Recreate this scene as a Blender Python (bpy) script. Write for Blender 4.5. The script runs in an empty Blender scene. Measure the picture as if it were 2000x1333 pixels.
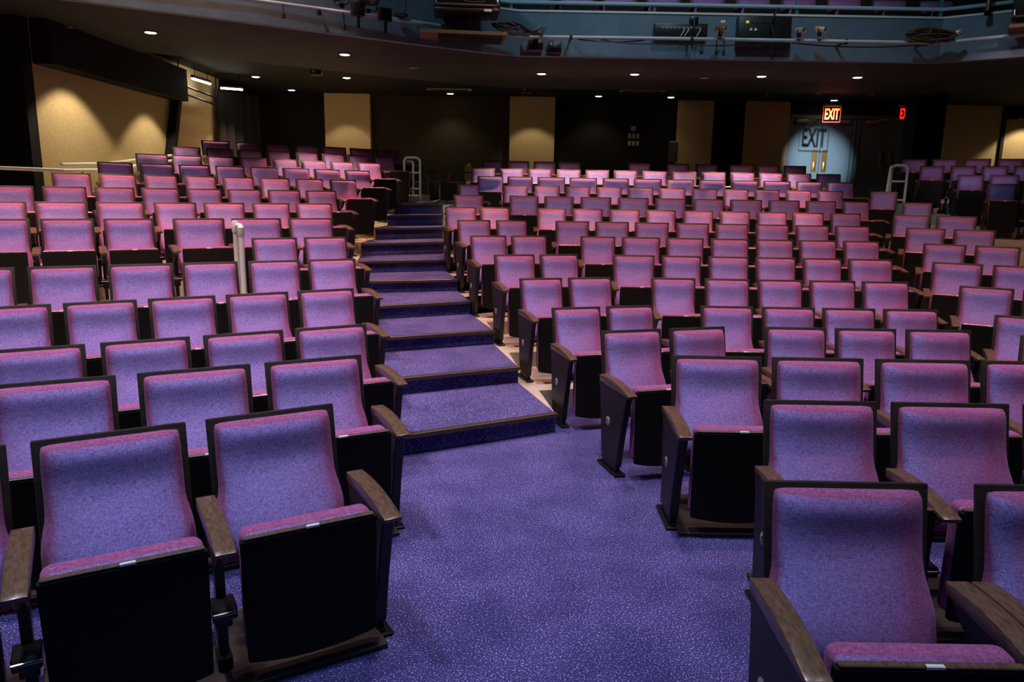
import bpy, bmesh, math, random
from mathutils import Vector, Matrix

random.seed(7)
scene = bpy.context.scene
COL = scene.collection
PI = math.pi

# ------------------------------------------------------------------ camera
PITCH = math.radians(11.366)
ROLL = math.radians(1.0)
FOCAL_PX = 1450.0
cam_data = bpy.data.cameras.new('camera')
cam_data.sensor_width = 36.0
cam_data.lens = 36.0 * FOCAL_PX / 2000.0
cam_data.clip_end = 100
cam = bpy.data.objects.new('camera', cam_data)
COL.objects.link(cam)
_F = Vector((0, math.cos(PITCH), -math.sin(PITCH)))
_X = Vector((1, 0, 0))
_U = Vector((0, math.sin(PITCH), math.cos(PITCH)))
_r = _X * math.cos(ROLL) + _U * math.sin(ROLL)
_u = -_X * math.sin(ROLL) + _U * math.cos(ROLL)
M = Matrix((_r, _u, -_F)).transposed().to_4x4()
M.translation = (0, 0, 1.78)
cam.matrix_world = M
scene.camera = cam

# ------------------------------------------------------------------ world, exposure
world = bpy.data.worlds.new('world')
scene.world = world
world.use_nodes = True
world.node_tree.nodes['Background'].inputs[0].default_value = (0.5, 0.6, 1.0, 1)
world.node_tree.nodes['Background'].inputs[1].default_value = 0.0
vs = scene.view_settings
vs.view_transform = 'Standard'
vs.look = 'None'
vs.exposure = 0.0
vs.gamma = 1.0
vs.use_curve_mapping = False


# ------------------------------------------------------------------ house lights over the stalls, plus added unseen spots
def aim(o, target):
    d = Vector(target) - o.location
    o.rotation_euler = d.to_track_quat('-Z', 'Y').to_euler()


def spot(name, loc, target, energy, color, angle, blend=0.5, radius=0.08):
    l = bpy.data.lights.new(name, 'SPOT')
    l.energy = energy
    l.color = color
    l.spot_size = math.radians(angle)
    l.spot_blend = blend
    l.shadow_soft_size = radius
    o = bpy.data.objects.new(name, l)
    COL.objects.link(o)
    o.location = loc
    aim(o, target)
    return o


COOL = (0.34, 0.60, 1.0)
MID = (0.92, 0.84, 1.0)
ROSE = (1.0, 0.66, 0.68)
WARM = (1.0, 0.46, 0.28)
# rows of house lights hanging high over the stalls, pointing almost straight down; cool by the stage, warm at the back
for y, dy, col, power, xs in ((0.4, 0.5, COOL, 290, (-2.6, 0.6, 3.4)),
                              (3.2, 0.7, MID, 800, (-3.0, 0.6, 4.2)),
                              (5.4, 1.0, ROSE, 1450, (-3.6, 0.6, 4.4)),
                              (8.5, 1.0, WARM, 1500, (-4.2, 0.9, 5.2))):
    for x in xs:
        spot('unseen_spot', (x, y, 8.6), (x, y + dy, 0.5), power * (0.8 if x > 3 else (1.8 if x < -2 else 1.1)), col, 70, 1.0, 0.25)
# added unseen narrow spots brightening single rows around the balcony edge
for y, z, xs in ((10.45, 1.4, (-0.3, 0.75, 1.8, 2.85, 3.9)), (12.2, 1.75, (0.3, 1.4, 2.5, 3.6, 4.7))):
    for x in xs:
        spot('unseen_spot', (x, y - 2.6, 8.5), (x, y, z), 3600, WARM, 9.5, 1.0, 0.06)
for (xa, ya), (xb, yb), z in (((-4.9, 7.75), (-2.5, 9.25), 1.45), ((-4.9, 9.35), (-2.6, 11.0), 1.8)):
    for k in range(4):
        x, y = xa + (xb - xa) * k / 3, ya + (yb - ya) * k / 3
        spot('unseen_spot', (x + 0.9, y - 2.2, 8.5), (x, y, z), 2300, WARM, 9.5, 1.0, 0.06)
# added unseen cool spots lighting the centre stairs
for x, y, z in ((-0.9, 8.4, 0.5), (-1.4, 10.2, 0.9), (-1.6, 11.9, 1.3)):
    spot('added_stair_spot', (x + 0.3, y - 0.7, 8.5), (x, y, z), 420, (0.62, 0.72, 1.0), 11, 1.0, 0.06)
spot('unseen_spot', (-1.2, 4.4, 5.7), (-1.9, 13.95, 2.0), 420, (1.0, 0.93, 0.85), 7, 0.9, 0.06)  # added unseen spot to brighten the stair-top handrail
spot('unseen_spot', (-0.7, 4.6, 5.7), (-1.1, 15.0, 2.0), 420, (1.0, 0.85, 0.66), 6, 0.9, 0.06)  # added unseen spot for the table and chairs on the landing
spot('unseen_spot', (5.0, 6.4, 5.3), (8.4, 14.2, 2.3), 620, (1.0, 0.66, 0.66), 17, 0.9, 0.08)  # added unseen spot lifting the rear right rows
for xa, ya, xb, yb in ((-3.0, 4.6, -3.7, 11.2), (-2.2, 5.4, -3.2, 12.8), (0.4, 6.6, 0.6, 14.2), (2.4, 6.6, 2.6, 14.2), (4.4, 6.6, 4.7, 14.2)):  # added unseen warm fill, reaching the rear rows beneath the balcony
    spot('unseen_spot', (xa, ya, 5.2), (xb, yb, 1.95), 560, (1.0, 0.50, 0.40), 17, 1.0, 0.1)
# unseen blue-tinted spots for the balcony front, plus one added for its seats
spot('unseen_spot', (2.0, 6.5, 8.2), (3.2, 12.1, 4.3), 420, (0.40, 0.80, 1.0), 75, 0.6, 0.3)
spot('unseen_spot', (-4.0, 5.5, 8.2), (-2.4, 10.6, 4.2), 380, (0.58, 0.86, 1.0), 60, 0.6, 0.3)
spot('unseen_spot', (2.8, 9.0, 8.6), (3.2, 13.3, 4.8), 230, (1.0, 0.85, 0.8), 70, 0.8, 0.2)


# ------------------------------------------------------------------ materials
def mat(name, color, rough=0.5, metal=0.0, spec=0.5, sheen=0.0, sheen_tint=(1, 1, 1), emit=None, strength=0.0,
        coat=0.0, alpha=1.0):
    m = bpy.data.materials.new(name)
    m.use_nodes = True
    b = m.node_tree.nodes['Principled BSDF']
    b.inputs['Base Color'].default_value = (*color, 1)
    b.inputs['Roughness'].default_value = rough
    b.inputs['Metallic'].default_value = metal
    b.inputs['Specular IOR Level'].default_value = spec
    if sheen:
        b.inputs['Sheen Weight'].default_value = sheen
        b.inputs['Sheen Roughness'].default_value = 0.5
        b.inputs['Sheen Tint'].default_value = (*sheen_tint, 1)
    if emit:
        b.inputs['Emission Color'].default_value = (*emit, 1)
        b.inputs['Emission Strength'].default_value = strength
    if coat:
        b.inputs['Coat Weight'].default_value = coat
        b.inputs['Coat Roughness'].default_value = 0.2
    return m


def noise_mix(m, c1, c2, scale, lo=0.35, hi=0.65, detail=3.0, stretch=(1, 1, 1), bump=0.0, bump_scale=None):
    nt = m.node_tree
    b = nt.nodes['Principled BSDF']
    tc = nt.nodes.new('ShaderNodeTexCoord')
    mp = nt.nodes.new('ShaderNodeMapping')
    mp.inputs['Scale'].default_value = stretch
    nz = nt.nodes.new('ShaderNodeTexNoise')
    nz.inputs['Scale'].default_value = scale
    nz.inputs['Detail'].default_value = detail
    cr = nt.nodes.new('ShaderNodeValToRGB')
    cr.color_ramp.elements[0].position = lo
    cr.color_ramp.elements[1].position = hi
    cr.color_ramp.elements[0].color = (*c1, 1)
    cr.color_ramp.elements[1].color = (*c2, 1)
    L = nt.links.new
    L(tc.outputs['Object'], mp.inputs['Vector'])
    L(mp.outputs['Vector'], nz.inputs['Vector'])
    L(nz.outputs['Fac'], cr.inputs['Fac'])
    L(cr.outputs['Color'], b.inputs['Base Color'])
    if bump:
        bp = nt.nodes.new('ShaderNodeBump')
        bp.inputs['Strength'].default_value = bump
        bp.inputs['Distance'].default_value = 0.004
        L(nz.outputs['Fac'], bp.inputs['Height'])
        L(bp.outputs['Normal'], b.inputs['Normal'])
    return m


MAT = {}
# upholstery: two-tone weave, blue-violet ground with magenta pile that catches grazing light
fab = mat('upholstery', (0.2, 0.1, 0.3), 0.85, spec=0.1, sheen=0.18, sheen_tint=(0.85, 0.62, 0.95))


def weave(m):
    nt = m.node_tree
    L = nt.links.new
    b = nt.nodes['Principled BSDF']
    tc = nt.nodes.new('ShaderNodeTexCoord')
    outs = []
    for stretch, sc in (((1, 1, 6), 75), ((6, 1, 1), 75), ((1, 1, 1.6), 7)):
        mp = nt.nodes.new('ShaderNodeMapping')
        mp.inputs['Scale'].default_value = stretch
        nz = nt.nodes.new('ShaderNodeTexNoise')
        nz.inputs['Scale'].default_value = sc
        nz.inputs['Detail'].default_value = 1.0
        L(tc.outputs['Object'], mp.inputs['Vector'])
        L(mp.outputs['Vector'], nz.inputs['Vector'])
        outs.append(nz.outputs['Fac'])
    a = nt.nodes.new('ShaderNodeMath'); a.operation = 'ADD'
    L(outs[0], a.inputs[0]); L(outs[1], a.inputs[1])
    s = nt.nodes.new('ShaderNodeMath'); s.operation = 'MULTIPLY_ADD'
    L(a.outputs[0], s.inputs[0]); s.inputs[1].default_value = 0.46
    k = nt.nodes.new('ShaderNodeMath'); k.operation = 'MULTIPLY'
    L(outs[2], k.inputs[0]); k.inputs[1].default_value = 0.12
    L(k.outputs[0], s.inputs[2])
    def ramp(c0, c1):
        r = nt.nodes.new('ShaderNodeValToRGB')
        e = r.color_ramp.elements
        e[0].position = 0.31; e[0].color = (*c0, 1)
        e[1].position = 0.66; e[1].color = (*c1, 1)
        L(s.outputs[0], r.inputs['Fac'])
        return r.outputs['Color']

    # shot weave: the blue-violet weft shows square on, the magenta warp shows along the pile
    weft = ramp((0.110, 0.072, 0.26), (0.45, 0.37, 0.88))
    warp = ramp((0.140, 0.032, 0.115), (0.40, 0.130, 0.30))
    lw = nt.nodes.new('ShaderNodeLayerWeight')
    lw.inputs['Blend'].default_value = 0.5
    mr = nt.nodes.new('ShaderNodeMapRange')
    mr.inputs['From Min'].default_value = 0.008
    mr.inputs['From Max'].default_value = 0.21
    L(lw.outputs['Facing'], mr.inputs['Value'])
    mx = nt.nodes.new('ShaderNodeMix')
    mx.data_type = 'RGBA'
    L(mr.outputs['Result'], mx.inputs['Factor'])
    L(weft, mx.inputs['A'])
    L(warp, mx.inputs['B'])
    L(mx.outputs['Result'], b.inputs['Base Color'])
    bp = nt.nodes.new('ShaderNodeBump')
    bp.inputs['Strength'].default_value = 0.25
    bp.inputs['Distance'].default_value = 0.002
    L(a.outputs[0], bp.inputs['Height'])
    L(bp.outputs['Normal'], b.inputs['Normal'])


weave(fab)
MAT['fabric'] = fab
MAT['frame'] = noise_mix(mat('dark_stained_wood', (0.02, 0.014, 0.011), 0.5), (0.014, 0.010, 0.008), (0.03, 0.021, 0.016), 14,
                         stretch=(1, 6, 6))
MAT['panel'] = mat('black_seat_board', (0.013, 0.011, 0.0095), 0.65, spec=0.12)
MAT['arm'] = noise_mix(mat('brown_armrest_wood', (0.1, 0.055, 0.03), 0.3, coat=0.3), (0.085, 0.050, 0.029), (0.150, 0.094, 0.056), 22,
                       stretch=(6, 1, 6))
MAT['black_metal'] = mat('black_metal', (0.012, 0.012, 0.013), 0.35, metal=0.3)
MAT['steel'] = mat('bright_steel', (0.6, 0.6, 0.6), 0.25, metal=1.0)
MAT['plate'] = mat('white_number_plate', (0.75, 0.75, 0.75), 0.4)
MAT['badge'] = mat('grey_row_badge', (0.5, 0.48, 0.45), 0.5)
carpet = mat('blue_violet_carpet', (0.1, 0.08, 0.3), 0.95, spec=0.05, sheen=0.25, sheen_tint=(0.7, 0.5, 1.0))


def carpet_nodes(m):
    nt = m.node_tree
    L = nt.links.new
    b = nt.nodes['Principled BSDF']
    tc = nt.nodes.new('ShaderNodeTexCoord')
    n1 = nt.nodes.new('ShaderNodeTexNoise'); n1.inputs['Scale'].default_value = 135; n1.inputs['Detail'].default_value = 2.5
    n2 = nt.nodes.new('ShaderNodeTexNoise'); n2.inputs['Scale'].default_value = 3.0; n2.inputs['Detail'].default_value = 5
    L(tc.outputs['Object'], n1.inputs['Vector']); L(tc.outputs['Object'], n2.inputs['Vector'])
    cr = nt.nodes.new('ShaderNodeValToRGB')
    e = cr.color_ramp.elements
    e[0].position = 0.36; e[0].color = (0.040, 0.036, 0.130, 1)
    e[1].position = 0.68; e[1].color = (0.54, 0.47, 0.88, 1)
    mid = cr.color_ramp.elements.new(0.57); mid.color = (0.064, 0.064, 0.225, 1)
    L(n1.outputs['Fac'], cr.inputs['Fac'])
    mx = nt.nodes.new('ShaderNodeMix'); mx.data_type = 'RGBA'; mx.blend_type = 'MULTIPLY'
    mx.inputs['Factor'].default_value = 1.0
    r2 = nt.nodes.new('ShaderNodeValToRGB')
    r2.color_ramp.elements[0].position = 0.35; r2.color_ramp.elements[0].color = (0.62, 0.64, 0.72, 1)
    r2.color_ramp.elements[1].position = 0.62; r2.color_ramp.elements[1].color = (1, 1, 1, 1)
    L(n2.outputs['Fac'], r2.inputs['Fac'])
    L(cr.outputs['Color'], mx.inputs['A']); L(r2.outputs['Color'], mx.inputs['B'])
    L(mx.outputs['Result'], b.inputs['Base Color'])
    bp = nt.nodes.new('ShaderNodeBump'); bp.inputs['Strength'].default_value = 0.5; bp.inputs['Distance'].default_value = 0.006
    L(n1.outputs['Fac'], bp.inputs['Height']); L(bp.outputs['Normal'], b.inputs['Normal'])


carpet_nodes(carpet)
MAT['carpet'] = carpet
MAT['concrete'] = noise_mix(mat('cream_painted_concrete', (0.5, 0.44, 0.33), 0.6), (0.42, 0.37, 0.28), (0.56, 0.50, 0.39), 6)
MAT['nosing'] = mat('bronze_nosing', (0.11, 0.08, 0.06), 0.35, metal=0.5)
MAT['black'] = mat('matt_black_paint', (0.007, 0.006, 0.006), 0.8, spec=0.15)
MAT['soffit'] = noise_mix(mat('dark_soffit_paint', (0.02, 0.017, 0.017), 0.75, spec=0.2), (0.024, 0.024, 0.025), (0.031, 0.031, 0.032), 4)
MAT['dark_wall'] = noise_mix(mat('dark_brown_wall', (0.03, 0.023, 0.016), 0.85, spec=0.15), (0.026, 0.020, 0.014), (0.034, 0.026, 0.018), 30)
MAT['beige'] = noise_mix(mat('beige_wall_fabric', (0.42, 0.32, 0.17), 0.9, spec=0.1), (0.34, 0.26, 0.14), (0.46, 0.35, 0.19), 60, bump=0.2)
MAT['blue_paint'] = noise_mix(mat('slate_blue_paint', (0.1, 0.16, 0.22), 0.55), (0.085, 0.140, 0.195), (0.110, 0.170, 0.230), 5)
MAT['blue_door'] = noise_mix(mat('blue_door_paint', (0.11, 0.17, 0.22), 0.5), (0.10, 0.155, 0.205), (0.125, 0.19, 0.24), 40)
MAT['brass'] = mat('brass', (0.55, 0.38, 0.16), 0.35, metal=1.0)
MAT['grey_paint'] = mat('pale_grey_rail_paint', (0.62, 0.64, 0.64), 0.4)
MAT['white_paint'] = mat('white_rail_paint', (0.72, 0.71, 0.67), 0.4)
MAT['blue_pipe'] = mat('grey_blue_pipe_paint', (0.32, 0.46, 0.55), 0.35)
MAT['lamp'] = mat('lit_lamp', (1, 0.9, 0.8), 0.5, emit=(1.0, 0.86, 0.66), strength=14)
MAT['lamp_off'] = mat('unlit_lamp_lens', (0.30, 0.24, 0.20), 0.4)
MAT['trim_ring'] = mat('lamp_trim', (0.05, 0.045, 0.04), 0.5)
MAT['tube'] = mat('lit_tube', (1, 0.95, 0.85), 0.5, emit=(1.0, 0.93, 0.78), strength=30)
MAT['exit_red'] = mat('lit_exit_letters', (1, 0.1, 0.02), 0.5, emit=(1.0, 0.13, 0.02), strength=3.2)
MAT['exit_dim'] = mat('lit_exit_letters_red', (1, 0.03, 0.02), 0.5, emit=(1.0, 0.015, 0.012), strength=1.6)
MAT['exit_face'] = mat('exit_sign_face', (0.25, 0.05, 0.03), 0.3)
MAT['fixture'] = mat('black_fixture_shell', (0.012, 0.011, 0.011), 0.4)
MAT['cable'] = mat('black_cable', (0.012, 0.011, 0.010), 0.45)
MAT['brown_cable'] = mat('brown_cable', (0.05, 0.038, 0.026), 0.5)
MAT['wood_shelf'] = noise_mix(mat('raw_plywood', (0.14, 0.09, 0.045), 0.7), (0.10, 0.065, 0.032), (0.17, 0.115, 0.06), 18, stretch=(1, 8, 8))
MAT['white_label'] = mat('white_label', (0.7, 0.7, 0.68), 0.5)
MAT['yellow'] = mat('yellow_button', (0.7, 0.62, 0.02), 0.5, emit=(0.9, 0.8, 0.02), strength=0.4)
MAT['cream_shell'] = mat('tan_chair_shell', (0.30, 0.22, 0.11), 0.35)
MAT['closer'] = mat('silver_door_closer', (0.55, 0.50, 0.42), 0.4, metal=0.6)
MAT['lens'] = mat('dark_lens', (0.01, 0.01, 0.012), 0.1)
MAT['blue_led'] = mat('blue_step_light', (0.05, 0.08, 0.3), 0.4, emit=(0.06, 0.12, 0.6), strength=0.8)


# ------------------------------------------------------------------ mesh helpers
class MB:
    def __init__(self):
        self.bm = bmesh.new()

    def _bevel(self, geom_edges, w, seg):
        bmesh.ops.bevel(self.bm, geom=geom_edges, offset=w, segments=seg, profile=0.5, affect='EDGES', clamp_overlap=True)

    def box(self, c, s, bevel=0.0, seg=2, rot=None):
        r = bmesh.ops.create_cube(self.bm, size=1.0)
        vs_ = r['verts']
        m = Matrix.Translation(c) @ (rot.to_4x4() if rot else Matrix.Identity(4)) @ Matrix.Diagonal((*s, 1))
        bmesh.ops.transform(self.bm, matrix=m, verts=vs_)
        if bevel:
            self._bevel(list({e for v in vs_ for e in v.link_edges}), bevel, seg)
        return self

    def prism(self, poly, axis, lo, hi, bevel=0.0, seg=2):
        """poly: 2D points; axis 'x': points are (y, z); 'y': (x, z); 'z': (x, y)"""
        def P(a, b, h):
            return {'x': (h, a, b), 'y': (a, h, b), 'z': (a, b, h)}[axis]
        v0 = [self.bm.verts.new(P(a, b, lo)) for a, b in poly]
        v1 = [self.bm.verts.new(P(a, b, hi)) for a, b in poly]
        n = len(poly)
        fs = [self.bm.faces.new(v0[::-1]), self.bm.faces.new(v1)]
        for i in range(n):
            fs.append(self.bm.faces.new((v0[i], v0[(i + 1) % n], v1[(i + 1) % n], v1[i])))
        bmesh.ops.recalc_face_normals(self.bm, faces=fs)
        if bevel:
            self._bevel(list({e for f in fs for e in f.edges}), bevel, seg)
        return self

    def tube(self, pts, r, seg=10, closed=False):
        pts = [Vector(p) for p in pts]
        n = len(pts)
        rings = []
        prev = None
        for i, p in enumerate(pts):
            a = pts[(i - 1) % n] if (closed or i > 0) else p
            b = pts[(i + 1) % n] if (closed or i < n - 1) else p
            t = (b - a).normalized()
            if prev is None:
                up = Vector((0, 0, 1)) if abs(t.z) < 0.9 else Vector((1, 0, 0))
                nrm = t.cross(up).normalized()
            else:
                nrm = (prev - t * prev.dot(t)).normalized()
            prev = nrm
            bi = t.cross(nrm)
            rings.append([self.bm.verts.new(p + (nrm * math.cos(2 * PI * k / seg) + bi * math.sin(2 * PI * k / seg)) * r)
                          for k in range(seg)])
        m = n if closed else n - 1
        for i in range(m):
            A, B = rings[i], rings[(i + 1) % n]
            for k in range(seg):
                self.bm.faces.new((A[k], A[(k + 1) % seg], B[(k + 1) % seg], B[k]))
        if not closed:
            self.bm.faces.new(rings[0][::-1])
            self.bm.faces.new(rings[-1])
        return self

    def lathe(self, prof, c=(0, 0, 0), rot=None, seg=20):
        """prof: list of (radius, height) along local z"""
        m = Matrix.Translation(c) @ (rot.to_4x4() if rot else Matrix.Identity(4))
        rings = []
        for r, h in prof:
            rings.append([self.bm.verts.new(m @ Vector((r * math.cos(2 * PI * k / seg), r * math.sin(2 * PI * k / seg), h)))
                          for k in range(seg)])
        for A, B in zip(rings, rings[1:]):
            for k in range(seg):
                self.bm.faces.new((A[k], A[(k + 1) % seg], B[(k + 1) % seg], B[k]))
        self.bm.faces.new(rings[0][::-1])
        self.bm.faces.new(rings[-1])
        return self

    def mesh(self, name, material, smooth=35):
        bmesh.ops.recalc_face_normals(self.bm, faces=self.bm.faces[:])
        me = bpy.data.meshes.new(name)
        self.bm.to_mesh(me)
        self.bm.free()
        me.materials.append(material)
        if smooth:
            for p in me.polygons:
                p.use_smooth = True
            try:
                me.set_sharp_from_angle(angle=math.radians(smooth))
            except Exception:
                pass
        return me

    def build(self, name, material, parent=None, smooth=35):
        return obj(name, self.mesh(name, material, smooth), parent)


def obj(name, data, parent=None):
    o = bpy.data.objects.new(name, data)
    COL.objects.link(o)
    if parent is not None:
        o.parent = parent
    return o


def thing(name, label, cat, loc=(0, 0, 0), rz=0.0, group=None):
    o = obj(name, None)
    o.empty_display_size = 0.1
    o.location = loc
    o.rotation_euler = (0, 0, rz)
    tag(o, label, cat, group)
    return o


def tag(o, label, cat, group=None):
    o['label'] = label
    o['category'] = cat
    if group:
        o['group'] = group
    return o


def struct(o):
    o['kind'] = 'structure'
    return o


def fillet(pts, r, n=5):
    """round the inner corners of a polyline"""
    pts = [Vector(p) for p in pts]
    out = [pts[0]]
    for a, b, c in zip(pts, pts[1:], pts[2:]):
        d1 = (a - b).normalized()
        d2 = (c - b).normalized()
        rr = min(r, (a - b).length * 0.5, (c - b).length * 0.5)
        p1, p2 = b + d1 * rr, b + d2 * rr
        for i in range(n + 1):
            t = i / n
            out.append(p1 * (1 - t) ** 2 + b * 2 * t * (1 - t) + p2 * t * t)
    out.append(pts[-1])
    return out


def lettering(name, body, size, loc, rot, material, parent=None, extrude=0.004, align='CENTER', bold=0.0):
    cu = bpy.data.curves.new(name, 'FONT')
    cu.body = body
    cu.size = size
    cu.extrude = extrude
    cu.offset = bold
    cu.align_x = align
    cu.align_y = 'CENTER'
    tmp = bpy.data.objects.new(name, cu)
    COL.objects.link(tmp)
    dg = bpy.context.evaluated_depsgraph_get()
    me = bpy.data.meshes.new_from_object(tmp.evaluated_get(dg))
    bpy.data.objects.remove(tmp)
    bpy.data.curves.remove(cu)
    me.name = name
    me.materials.clear()
    me.materials.append(material)
    o = obj(name, me, parent)
    o.location = loc
    o.rotation_euler = rot
    return o


def fbox(c, s):
    return MB().box(c, s)


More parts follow.
